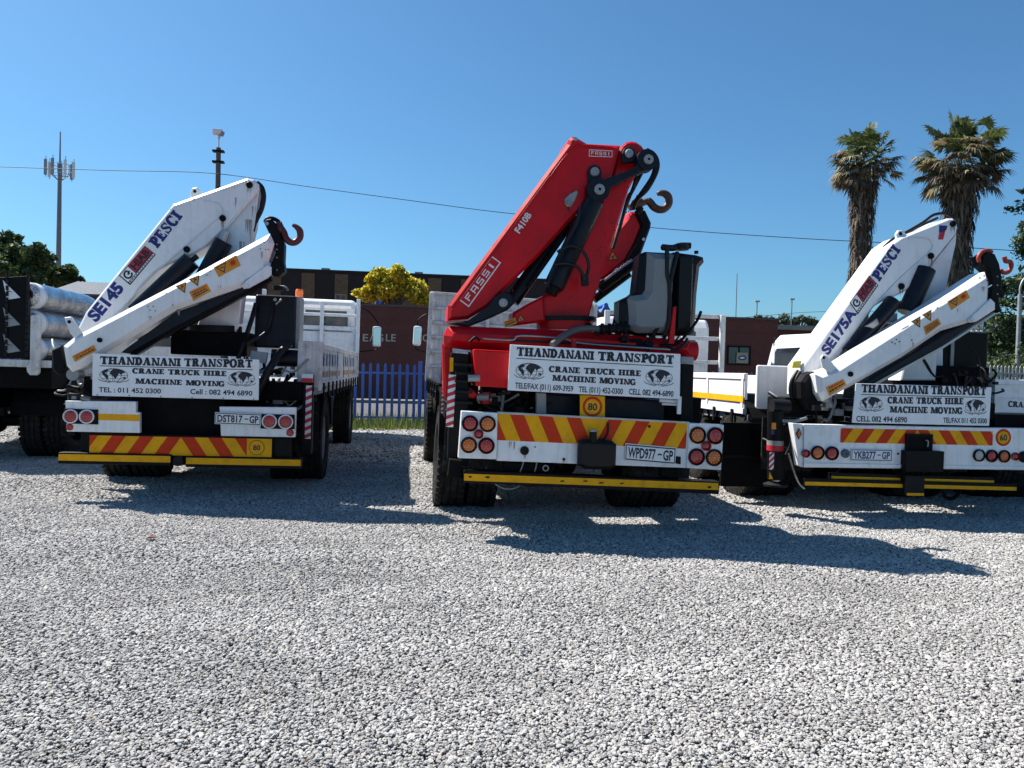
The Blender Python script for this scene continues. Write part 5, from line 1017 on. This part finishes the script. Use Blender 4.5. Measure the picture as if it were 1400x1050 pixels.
broad_tree('flowering_tree', 'bright yellow flowering tree behind the brown wall', 534, 44, 8, [(530, 396, 32), (500, 402, 17), (565, 400, 22), (540, 378, 17), (512, 388, 15), (575, 410, 13), (552, 384, 14)], YEL, 15000, .115, 33)
broad_tree('leafy_bush', 'pale green bush showing above the brown wall left of the palms', 1036, 60, 5, [(1036, 438, 7), (1047, 440, 6), (1022, 441, 6), (1012, 441, 5), (1058, 442, 7)], FAR, 2500, .15, 34)
def hill():
    mb = MB(); n = 60; vs = []; 
    for i in range(n):
        px = -600 + 2600 * i / (n - 1); p = W(px, 505, 900); h = 8 + 44 * max(0, 1 - abs(px - 1150) / 700) + 7 * math.sin(px * .011) + 4 * math.sin(px * .037)
        vs += [(p.x, p.y, -1), (p.x * 1.15, p.y * 1.15, h), (p.x * 1.6, p.y * 1.6, h * .6)]
    fs = [(3 * i + k, 3 * i + 3 + k, 3 * i + 4 + k, 3 * i + 1 + k) for i in range(n - 1) for k in (0, 1)]
    mb.add(vs, fs, mat('far_hillside', (.055, .075, .06), .95, var=.3, scale=.02)); o = mb.build('hill'); o['kind'] = 'structure'
hill()
bl = []; q_ = random.Random(9)
base_ = ground(1090, 220)
for i in range(70):
    px = 1000 + q_.random() * 420; p = W(px, 446 - 4 * math.sin((px - 1000) / 60) - q_.random() * 6, 220) - base_; bl.append((*p, q_.uniform(1.0, 2.0)))
o = leaves('distant_trees', None, [(x, y, z, q) for x, y, z, q in bl], 9000, .42, FAR, 40); o.location = base_; tag(o, 'far line of hazy green trees along the horizon right of centre', 'trees', kind='stuff')
o = MB()
for x, y, z, q in bl[::2]: o.cyl((x, y, -base_.z), (x, y, z), .25, BARK, 6)
k = o.build('distant_trunks'); k.location = base_; tag(k, 'trunks under the far line of trees on the horizon', 'trunks', kind='stuff')

# ================================================================ palms
SKIRT = leafmat('dead_frond', [(0, (.035, .026, .018)), (.5, (.085, .064, .045)), (1, (.17, .13, .09))], .9, False)
FROND = leafmat('palm_frond', [(0, (.025, .045, .014)), (.55, (.07, .105, .028)), (1, (.17, .19, .06))], .5)
DRYF = leafmat('dry_palm_frond', [(0, (.09, .075, .04)), (.5, (.24, .20, .11)), (.85, (.40, .35, .20)), (1, (.10, .13, .04))], .8)
def palm(label, px, D, pytop_trunk, wid, lean_px, seed, nf, fr):
    b = ground(px, D); t = empty('fan_palm', b, label, 'palm tree', 'tall fan palms behind the right crane truck'); rr = random.Random(seed)
    top = W(px + lean_px, pytop_trunk, D) - b; H = top.z; axis = lambda z: Vector((top.x * (z / H) ** 1.4, top.y * (z / H) ** 1.4, z))
    r0 = wid * D / F / 2; rad = lambda z: r0 * (.66 + .04 * math.sin(z * 2.1) + .26 * max(0, min(1, (z / H - .70) / .18)))
    k = MB(); k.tube([axis(H * .95 * i / 10 + .001) for i in range(11)], r0 * .5, BARK, 12, 2); k.build('trunk', t)
    s = MB()
    for i in range(2600):
        z = H * (rr.random() ** .8) * .95; a = rr.uniform(0, 6.283); R_ = rad(z) * rr.uniform(.72, 1.08); c = axis(z); n = Vector((math.cos(a), math.sin(a), 0)); tg = Vector((-n.y, n.x, 0))
        L = rr.uniform(.25, .75); w_ = rr.uniform(.02, .055); p = c + n * R_; e = p + n * rr.uniform(-.06, .14) + tg * rr.uniform(-.14, .14) - Vector((0, 0, L)); m_ = (p + e) / 2 + n * rr.uniform(.0, .07)
        s.add([p - tg * w_, p + tg * w_, m_ + tg * w_, m_ - tg * w_, e + tg * w_ * .2, e - tg * w_ * .2], [(0, 1, 2, 3), (3, 2, 4, 5)], SKIRT)
    s.build('frond_skirt', t)
    for nm, m, cnt, e0, e1 in (('fronds', FROND, int(nf * .80), -.2, 1.5), ('dry_fronds', DRYF, int(nf * .50), -.85, .5), ('dead_fronds', SKIRT, int(nf * .34), -1.0, .25)):
        f = MB()
        for i in range(cnt):
            a = rr.uniform(0, 6.283); el = rr.uniform(e0, e1); d = Vector((math.cos(a) * math.cos(el), math.sin(a) * math.cos(el), math.sin(el))); base = axis(H - rr.uniform(.0, .9)) + d * r0 * .2
            Lp = fr * rr.uniform(.40, .80); hub = base + d * Lp + Vector((0, 0, -.06)); sd = d.cross(Vector((0, 0, 1))).normalized(); up = sd.cross(d).normalized(); tw = rr.uniform(-.6, .6); sd2 = sd * math.cos(tw) + up * math.sin(tw)
            f.add([base - sd * .02, base + sd * .02, hub + sd * .015, hub - sd * .015], [(0, 1, 2, 3)], m)
            nl = 20; LL = fr * rr.uniform(.32, .52)
            for j in range(nl):
                th = (j / (nl - 1) - .5) * 3.7 + rr.uniform(-.05, .05); v = d * math.cos(th) + sd2 * math.sin(th); L = LL * (.8 + .2 * math.cos(th)) * rr.uniform(.8, 1.1); pw = (d * -math.sin(th) + sd2 * math.cos(th)) * .024 * fr
                m_ = hub + v * L * .55; dr = rr.uniform(.10, .32) * (1.5 if e0 < -.5 else 1); e = hub + v * L * .92 + Vector((0, 0, -L * dr)); f.add([hub, m_ - pw, e, m_ + pw], [(0, 1, 2, 3)], m)
        f.build(nm, t)
    return t
palm('fan palm with the smaller crown, left of the pair', 1170, 40, 207, 40, 12, 51, 64, 1.75)
palm('taller fan palm with the larger shaggy crown, right of the pair', 1306, 37, 210, 49, 8, 52, 84, 1.95)

# conifer at the right edge
def conifer(label, px, D, pytop, spread, seed):
    b = ground(px, D); t = empty('cedar_tree', b, label, 'tree'); rr = random.Random(seed); H = (W(px, pytop, D) - b).z; k = MB(); k.tube([(0, 0, 0), (.1, 0, H * .5), (0, 0, H)], lambda q: .32 * (1 - q) + .03, BARK, 10); f = []; R_ = spread * D / F
    for i in range(70):
        z = H * (.10 + .88 * i / 70); L = R_ * (1.15 - .95 * (z / H)) * rr.uniform(.6, 1.1); a = rr.uniform(0, 6.283); e = Vector((math.cos(a) * L, math.sin(a) * L, z + L * rr.uniform(-.02, .16))); p = Vector((0, 0, z)); k.tube([p, (p + e) / 2 + Vector((0, 0, .12)), e], lambda q: .06 * (1 - q) + .012, BARK, 6, 3)
        for j in range(6):
            u = .35 + .65 * j / 5; c = p.lerp(e, u) + Vector((rr.uniform(-.2, .2), rr.uniform(-.2, .2), .02)); f.append((*c, L * .17 + .12))
    k.build('trunk', t)
    o = leaves('foliage', t, f, 26000, .10, GRN, seed, .1); return t
conifer('dark layered conifer rising at the right edge behind the lamp post', 1428, 36, 235, 128, 61)

# ================================================================ buildings, fence, poles and wires
def brick(name, c, c2, mortar, sx=4.5):
    g = NG(name); tc = g.n('ShaderNodeTexCoord').outputs['Object']; sp = g.n('ShaderNodeSeparateXYZ'); g.l.new(tc, sp.inputs[0]); cb = g.n('ShaderNodeCombineXYZ'); ad = g.n('ShaderNodeMath'); g.l.new(sp.outputs[0], ad.inputs[0]); g.l.new(sp.outputs[1], ad.inputs[1]); g.l.new(ad.outputs[0], cb.inputs[0]); g.l.new(sp.outputs[2], cb.inputs[1])
    b = g.n('ShaderNodeTexBrick'); b.inputs['Scale'].default_value = sx; b.inputs['Color1'].default_value = (*c, 1); b.inputs['Color2'].default_value = (*c2, 1); b.inputs['Mortar'].default_value = (*mortar, 1); b.inputs['Mortar Size'].default_value = .012; b.inputs['Row Height'].default_value = .34; b.inputs['Brick Width'].default_value = 1.0
    g.l.new(cb.outputs[0], b.inputs['Vector']); o = g.mix(g.ramp(g.noise(tc, .6, 6, .65), [(.35, G3(0)), (.75, G3(.55))]), b.outputs['Color'], tuple(x * .55 for x in c)); g.l.new(o, g.b.inputs['Base Color']); g.b.inputs['Roughness'].default_value = .9; g.bump(b.outputs['Fac'], -.25, .01); return g.m
BROWN = brick('dark_red_brick', (.15, .048, .036), (.125, .039, .030), (.11, .042, .034))
DBRICK = brick('dark_brown_brick', (.030, .022, .022), (.024, .018, .019), (.028, .022, .022), 4)
TAN = brick('tan_brick', (.19, .12, .065), (.13, .08, .045), (.10, .08, .06), 4)
def Z(py, D, px): return W(px, py, D).z
# low dark red building behind the fence, facing the yard
YB = 36.0
def WY(px, py, Y):
    d = ray(px, py); return EYE + d * (Y / d.y)
bld = empty('brick_building', WY(800, 500, YB).xy.to_3d(), 'long low dark red brick building with pale letters behind the blue fence', 'building'); o0 = bld.location.copy()
xa, xb = WY(-260, 500, YB).x - o0.x, WY(1062, 500, YB).x - o0.x; zt = WY(525, 419, YB).z; zt2 = WY(1010, 437, YB).z
mb = MB(); mb.box(xa, xb, 0, 9, -.1, zt, BROWN); mb.build('wall', bld)
mb = MB(); mb.box(xa - .05, xb + .05, -.06, .34, zt + .002, zt + .09, mat('coping', (.10, .075, .07), .8)); mb.build('coping', bld)
zbnd = WY(525, 440, YB).z; mb = MB(); mb.box(xa, xb, -.02, -.002, zbnd, zbnd + .08, BROWN); mb.build('string_course', bld)
t = MB(); LET = mat('pale_letters', (.48, .42, .36), .6)
for s, p0, p1 in (('E', 496, 503.5), ('A', 505, 513.5), ('G', 515, 524), ('LE', 527.5, 541), ('CO', 568, 588)):
    V, Fs = sans(s, .01); a = WY(p0, 466.5, YB); b = WY(p1, 467, YB); h = abs(WY(500, 457, YB).z - WY(500, 467, YB).z); t.add([(a.x - o0.x + (b.x - a.x) * i, -.02, a.z + h * j) for i, j in V], Fs, LET)
t.build('lettering', bld)
def window(parent, o0, Y, px0, py0, px1, py1, panes=2, frame=BLACK, sill=True):
    a, b = WY(px0, py0, Y) - o0, WY(px1, py1, Y) - o0; m = MB(); m.box(a.x, b.x, -.05, .02, b.z, a.z, GLASS); f = m.build('window', parent); k = MB(); w_ = (b.x - a.x)
    for i in range(panes + 1): x = a.x + w_ * i / panes; k.box(x - .03, x + .03, -.085, -.052, b.z, a.z, frame)
    k.box(a.x - .04, b.x + .04, -.09, -.051, a.z - .02, a.z + .05, frame); k.box(a.x - .04, b.x + .04, -.09, -.051, b.z - .05, b.z + .02, frame); k.build('frame', f); return f
f = window(bld, o0, YB, 995, 474, 1024, 498); a, b = WY(1006, 482, YB) - o0, WY(1021, 496.5, YB) - o0
m = MB(); m.box(a.x, b.x, -.115, -.091, b.z, a.z, mat('cream_card', (.42, .36, .22), .6)); m.prism(circ((a.x + b.x) / 2, (a.z + b.z) / 2, (b.x - a.x) * .36, 16, (a.z - b.z) * .24), -.12, -.1155, BLUEINK); m.prism(circ((a.x + b.x) / 2, (a.z + b.z) / 2, (b.x - a.x) * .22, 16, (a.z - b.z) * .10), -.124, -.1205, PLATEW); m.build('notice', f)
window(bld, o0, YB, 640, 455, 700, 490, 3); window(bld, o0, YB, 300, 455, 350, 490, 3)
wing = empty('brick_building', WY(1090, 500, 44).xy.to_3d(), 'lower dark red brick wing at right with a pale roof edge below the far trees', 'building'); o1 = wing.location.copy(); xa, xb = WY(1058, 500, 44).x - o1.x, WY(1300, 500, 44).x - o1.x; z1 = WY(1100, 452, 44).z
mb = MB(); mb.box(xa, xb, 0, 8, -.1, z1, BROWN); mb.build('wall', wing); mb = MB(); mb.box(xa - .1, xb + .1, -.3, 8.2, z1 + .003, z1 + .28, GREYM); mb.build('roof', wing)
# tall dark building behind it
YD = 62.0
db = empty('factory_building', WY(480, 500, YD).xy.to_3d(), 'tall dark factory with tan brick piers above the yellow tree and left crane', 'building'); o2 = db.location.copy()
ang = 0; xa, xb = WY(300, 500, YD).x - o2.x, WY(760, 500, YD).x - o2.x; zt = WY(430, 371, YD).z
mb = MB(); mb.box(xa, xb, 0, 14, -.1, zt, DBRICK); mb.build('wall', db); mb = MB(); mb.box(xa - .1, xb + .1, -.10, .4, zt + .003, zt + .16, DBRICK); mb.build('coping', db)
for px0, px1 in ((412, 430), (457.5, 475.5), (585, 603), (503, 521), (366, 384), (549, 566), (630, 648), (320, 338)):
    a, b = WY(px0, 400, YD).x - o2.x, WY(px1, 400, YD).x - o2.x; mb = MB(); mb.box(a, b, -.06, -.003, -.1, zt - .15, TAN); mb.build('brick_pier', db)
for px in (443, 573, 330): mb = MB(); p = WY(px, 366, YD) - o2; mb.box(p.x - .32, p.x + .32, 1, 1.6, zt, zt + .42, GREYM); mb.build('roof_vent', db)
for px in (458, 600): window(db, o2, YD, px + 1, 403, px + 15, 414, 2, GREYM)
# tin shed at left
YS = 44.0; sh = empty('tin_shed', WY(128, 500, YS).xy.to_3d(), 'shed with ribbed grey tin roof left of the left crane boom', 'shed'); o3 = sh.location.copy(); a, b = WY(60, 402, YS) - o3, WY(175, 388, YS + 4) - o3
mb = MB(); n = 40; x0, x1 = a.x, WY(178, 400, YS).x - o3.x
for i in range(n):
    xa, xb = x0 + (x1 - x0) * i / n, x0 + (x1 - x0) * (i + 1) / n; zz = .05 if i % 2 else 0; mb.add([(xa, -.3, a.z + zz), (xb, -.3, a.z + .05 - zz), (xb, 4, b.z + .05 - zz), (xa, 4, b.z + zz)], [(0, 1, 2, 3)], GREYM)
mb.build('roof', sh); mb = MB(); mb.box(x0 + .2, x1 - .2, 0, 3.8, -.1, a.z - .02, BROWN); mb.box(x0, x1, -.32, -.28, a.z - .2, a.z, mat('orange_fascia', (.55, .12, .03), .6)); mb.build('wall', sh)
# white building at the far right
YR = 46.0; wb = empty('white_building', WY(1352, 500, YR).xy.to_3d(), 'white two-storey building glimpsed left of the conifer', 'building'); o4 = wb.location.copy(); a, b = WY(1325, 436, YR) - o4, WY(1400, 505, YR) - o4
mb = MB(); mb.box(a.x, b.x, 0, 6, -.1, a.z, PLATEW); mb.build('wall', wb); mb = MB(); mb.box(a.x - .3, b.x + .3, -.3, 6.3, a.z + .003, a.z + .35, DARK); mb.build('roof', wb)
for px in (1353, 1372): window(wb, o4, YR, px, 447, px + 8, 466, 1, GREYM)
# palisade fence
FB = mat('blue_fence_paint', (.02, .10, .42), .45, var=.15, dirt=.2)
fe = empty('palisade_fence', ground(500, 18.2), 'blue steel palisade fence between the left and centre crane trucks', 'fence'); o5 = fe.location.copy(); YF = o5.y
def fence_part(px0, px1, name='panel'):
    x0, x1 = WY(px0, 540, YF).x - o5.x, WY(px1, 540, YF).x - o5.x; zt = WY(520, 496, YF).z; zb = .06; mb = MB(); n = max(1, round((x1 - x0) / .168))
    for i in range(n):
        c = x0 + (x1 - x0) * (i + .5) / n; tp = zt + rnd.uniform(-.01, .01)
        P = [(c - .033, zb), (c + .033, zb), (c + .033, tp - .06), (c, tp), (c - .033, tp - .06)]
        mb.prism(P, -.03, -.026, FB); mb.prism([(c - .008, zb), (c + .008, zb), (c + .008, tp - .05), (c - .008, tp - .05)], -.042, -.031, FB)
    mb.build(name, fe)
    for z in (zt - .24, .20): mb = MB(); mb.box(x0, x1, -.024, .018, z - .022, z + .022, FB); mb.build('rail', fe)
for a, b in ((-300, 60), (60, 260), (260, 450), (450, 571), (577, 760), (760, 960), (960, 1160), (1160, 1360)): fence_part(a, b)
for px in (60, 260, 450, 574, 760, 960, 1160): x = WY(px, 540, YF).x - o5.x; zt = WY(570, 494, YF).z; mb = MB(); mb.box(x - .045, x + .045, -.05, .04, -.05, zt, FB); mb.build('post', fe, .006)
# white palisade at the far right
f2 = empty('palisade_fence', ground(1380, 27), 'pale grey palisade fence below the conifer at the right edge', 'fence'); o6 = f2.location.copy(); mb = MB(); x0, x1 = WY(1338, 500, o6.y).x - o6.x, WY(1470, 500, o6.y).x - o6.x; zt = WY(1380, 500, o6.y).z
for i in range(26): c = x0 + (x1 - x0) * i / 26; mb.prism([(c, .05), (c + .07, .05), (c + .07, zt - .06), (c + .035, zt), (c, zt - .06)], 0, .02, GREYM)
mb.build('pales', f2); mb = MB(); mb.box(x0, x1, .0205, .06, .3, .36, GREYM); mb.box(x0, x1, .0205, .06, zt - .3, zt - .24, GREYM); mb.build('rail', f2)
# rough grass along the fence
rg = random.Random(17); gm = MB(); GL = leafmat('grass_blades', [(0, (.04, .075, .012)), (.6, (.11, .17, .03)), (1, (.26, .27, .09))])
for i in range(16000):
    x = rg.uniform(-9, 7); y = YF + rg.uniform(-1.5, 1.3); h = rg.uniform(.08, .36) * (1 if rg.random() < .6 else .6); a = rg.uniform(0, 3.14); dx, dy = .012 * math.cos(a), .012 * math.sin(a); lx, ly = rg.uniform(-.08, .08), rg.uniform(-.08, .08)
    gm.add([(x - dx, y - dy, -.01), (x + dx, y + dy, -.01), (x + lx, y + ly, h)], [(0, 1, 2)], GL)
tag(gm.build('grass'), 'rough green grass along the foot of the blue fence', 'grass', kind='stuff')
# blue frames above the wall
BLUEF = mat('blue_frame_paint', (.03, .13, .50), .4)
def aframe(px, py0, py1, wpx, D, label):
    b = ground(px, D); t = empty('blue_frame', b, label, 'frame', 'blue pipe frames behind the brown building'); zt = (W(px, py0, D) - b).z; zb = 0; w_ = wpx * D / F * (zt / ((py1 - py0) * D / F)) * .5; 
    for s in (-1, 1):
        m = MB(); m.cyl((0, 0, zt), (s * w_, -.4, zb), .12, BLUEF, 10); m.build('leg', t); m = MB(); m.cyl((0, 3, zt), (s * w_, 3.4, zb), .12, BLUEF, 10); m.build('leg', t)
    m = MB(); m.cyl((0, -.1, zt), (0, 3.1, zt), .13, BLUEF, 12); m.build('top_bar', t); m = MB(); m.cyl((-w_ * .5, -.2, zt * .5), (w_ * .5, -.2, zt * .5), .07, BLUEF, 8); m.build('cross_bar', t)
aframe(520, 395, 420, 16, 47, 'blue A-shaped frame with a point before the yellow tree'); aframe(826, 417, 436, 20, 47, 'blue frame seen just right of the red crane column'); aframe(812, 421, 436, 16, 52, 'lower blue frame partly hidden by the red crane column')
# tall mast with antennas
D = 90; b = ground(78, D); t = empty('cell_mast', b, 'tall grey phone mast with antenna ring at the left', 'mast'); zt = (W(78, 224, D) - b).z; ztt = (W(78, 180, D) - b).z; GP = mat('galvanised_steel', (.19, .20, .22), .55, metal=.3)
m = MB(); m.cyl((0, 0, 0), (0, 0, zt), .36, GP, 20, .20); m.build('pole', t); m = MB(); m.cyl((0, 0, zt), (0, 0, ztt), .10, GP, 10, .06); m.build('spike', t)
m = MB()
for z in (.0, 1.1):
    for i in range(18): a0, a1 = 2 * math.pi * i / 18, 2 * math.pi * (i + 1) / 18; m.cyl((1.0 * math.cos(a0), 1.0 * math.sin(a0), zt - 1.2 + z), (1.0 * math.cos(a1), 1.0 * math.sin(a1), zt - 1.2 + z), .035, GP, 6)
for i in range(9): a0 = 2 * math.pi * i / 9; m.cyl((1.0 * math.cos(a0), 1.0 * math.sin(a0), zt - 1.2), (1.0 * math.cos(a0), 1.0 * math.sin(a0), zt), .03, GP, 6); m.cyl((.2 * math.cos(a0), .2 * math.sin(a0), zt - 1.9), (1.0 * math.cos(a0), 1.0 * math.sin(a0), zt - 1.2), .03, GP, 6)
m.build('platform', t)
for i in range(7):
    a0 = 2 * math.pi * i / 7 + .1; c = Vector((1.45 * math.cos(a0), 1.45 * math.sin(a0), zt - .9)); m = MB(); m.box(c.x - .14, c.x + .14, c.y - .08, c.y + .08, c.z - .6, c.z + 1.2, PLATEW if i % 3 == 0 else GREYM); m.cyl((c.x * .7, c.y * .7, c.z), (c.x, c.y, c.z), .03, GP, 6); m.cyl((c.x, c.y + .1, c.z - .8), (c.x, c.y + .1, c.z + 1.6), .035, GP, 6); m.build('antenna', t)
# camera pole
D = 42; b = ground(293.5, D); t = empty('camera_pole', b, 'brown wooden pole with a white security camera on top behind the left crane', 'pole'); zt = (W(293.5, 202, D) - b).z; PW = mat('weathered_pole', (.13, .095, .08), .8, var=.3)
m = MB(); m.cyl((0, 0, 0), (0, 0, zt), .19, PW, 16, .125); m.build('pole', t); k = D / F
for dy in (4, 18.5): m = MB(); m.box(-.30, .30, -.17, .17, zt - dy * k - .08, zt - dy * k + .02, BLACK); m.build('crossarm', t, .01)
m = MB(); m.cyl((0, 0, zt), (0, 0, zt + 17 * k), .045, PLATEW, 10); m.tube([(0, 0, zt + 10 * k), (.10, -.05, zt + 16 * k), (.05, -.1, zt + 20 * k)], .03, PLATEW, 8); m.build('bracket', t); m = MB(); z = zt + 20 * k; m.box(-.28, .22, -.30, .1, z - .12, z + .16, PLATEW); m.build('camera_housing', t, .04); m = MB(); m.cyl((.18, -.2, z - .2), (.26, -.2, z + .02), .11, GREYM, 14); m.build('camera_lens', t)
# street lamp at the right edge
D = 34; b = ground(1391, D); t = empty('street_lamp', b, 'grey street lamp with curved arm at the right edge before the conifer', 'street lamp'); k = D / F; zt = (W(1391, 402, D) - b).z; m = MB(); m.cyl((0, 0, 0), (0, 0, zt), .11, GREYM, 14, .085); m.build('pole', t); m = MB(); m.tube([(0, 0, zt), (.0, 0, zt + .3), (.15, 0, zt + .65), (.5, 0, zt + .85), (1.3, 0, zt + .95)], .045, GREYM, 8); m.build('arm', t); m = MB(); m.prism([(1.2, zt + .85), (1.9, zt + .93), (1.95, zt + 1.02), (1.3, zt + 1.08)], -.14, .14, GREYM); m.build('lamp_head', t, .03)
def farpost(px, py, D, label, head=True, r_=.10):
    b = ground(px, D); t = empty('lamp_post' if head else 'radio_mast', b, label, 'lamp post' if head else 'mast', 'distant lamp posts' if head else None); z = (W(px, py, D) - b).z; m = MB(); m.cyl((0, 0, 0), (0, 0, z), r_, GP, 8, r_ * .7); m.build('pole', t)
    if head: m = MB(); m.box(-.35, .35, -.2, .2, z, z + .22, GREYM); m.build('lamp_head', t, .03)
farpost(1032.5, 413, 110, 'distant lamp post, left of the two above the brown roof'); farpost(1080, 410, 110, 'distant lamp post, right of the two nearer the white boom'); farpost(1004, 374, 160, 'thin distant mast above the brown wall right of the dark tank', False, .12); farpost(1372, 398, 80, 'thin pale distant pole between the hook and the conifer', False, .07)
# wires
WIRE = mat('cable', (.03, .03, .035), .6)
def wire(label, pts, rr): m = MB(); m.tube([W(*p) for p in pts], rr, WIRE, 6, 8); tag(m.build('overhead_wire'), label, 'wire', 'overhead wires')
wire('long overhead wire running across the sky behind the red crane', [(-180, 222, 41), (0, 228, 41), (150, 233, 41.5), (291, 237, 41.8), (420, 255, 41.5), (560, 274, 41), (690, 291, 40.5), (900, 312, 40), (1080, 325, 39), (1230, 333, 38.5), (1345, 340, 38), (1600, 356, 37)], .018)
wire('faint lower wire at right above the distant trees', [(980, 438, 100), (1040, 432, 100), (1130, 426, 95), (1300, 428, 90), (1390, 432, 85), (1500, 436, 80)], .03)
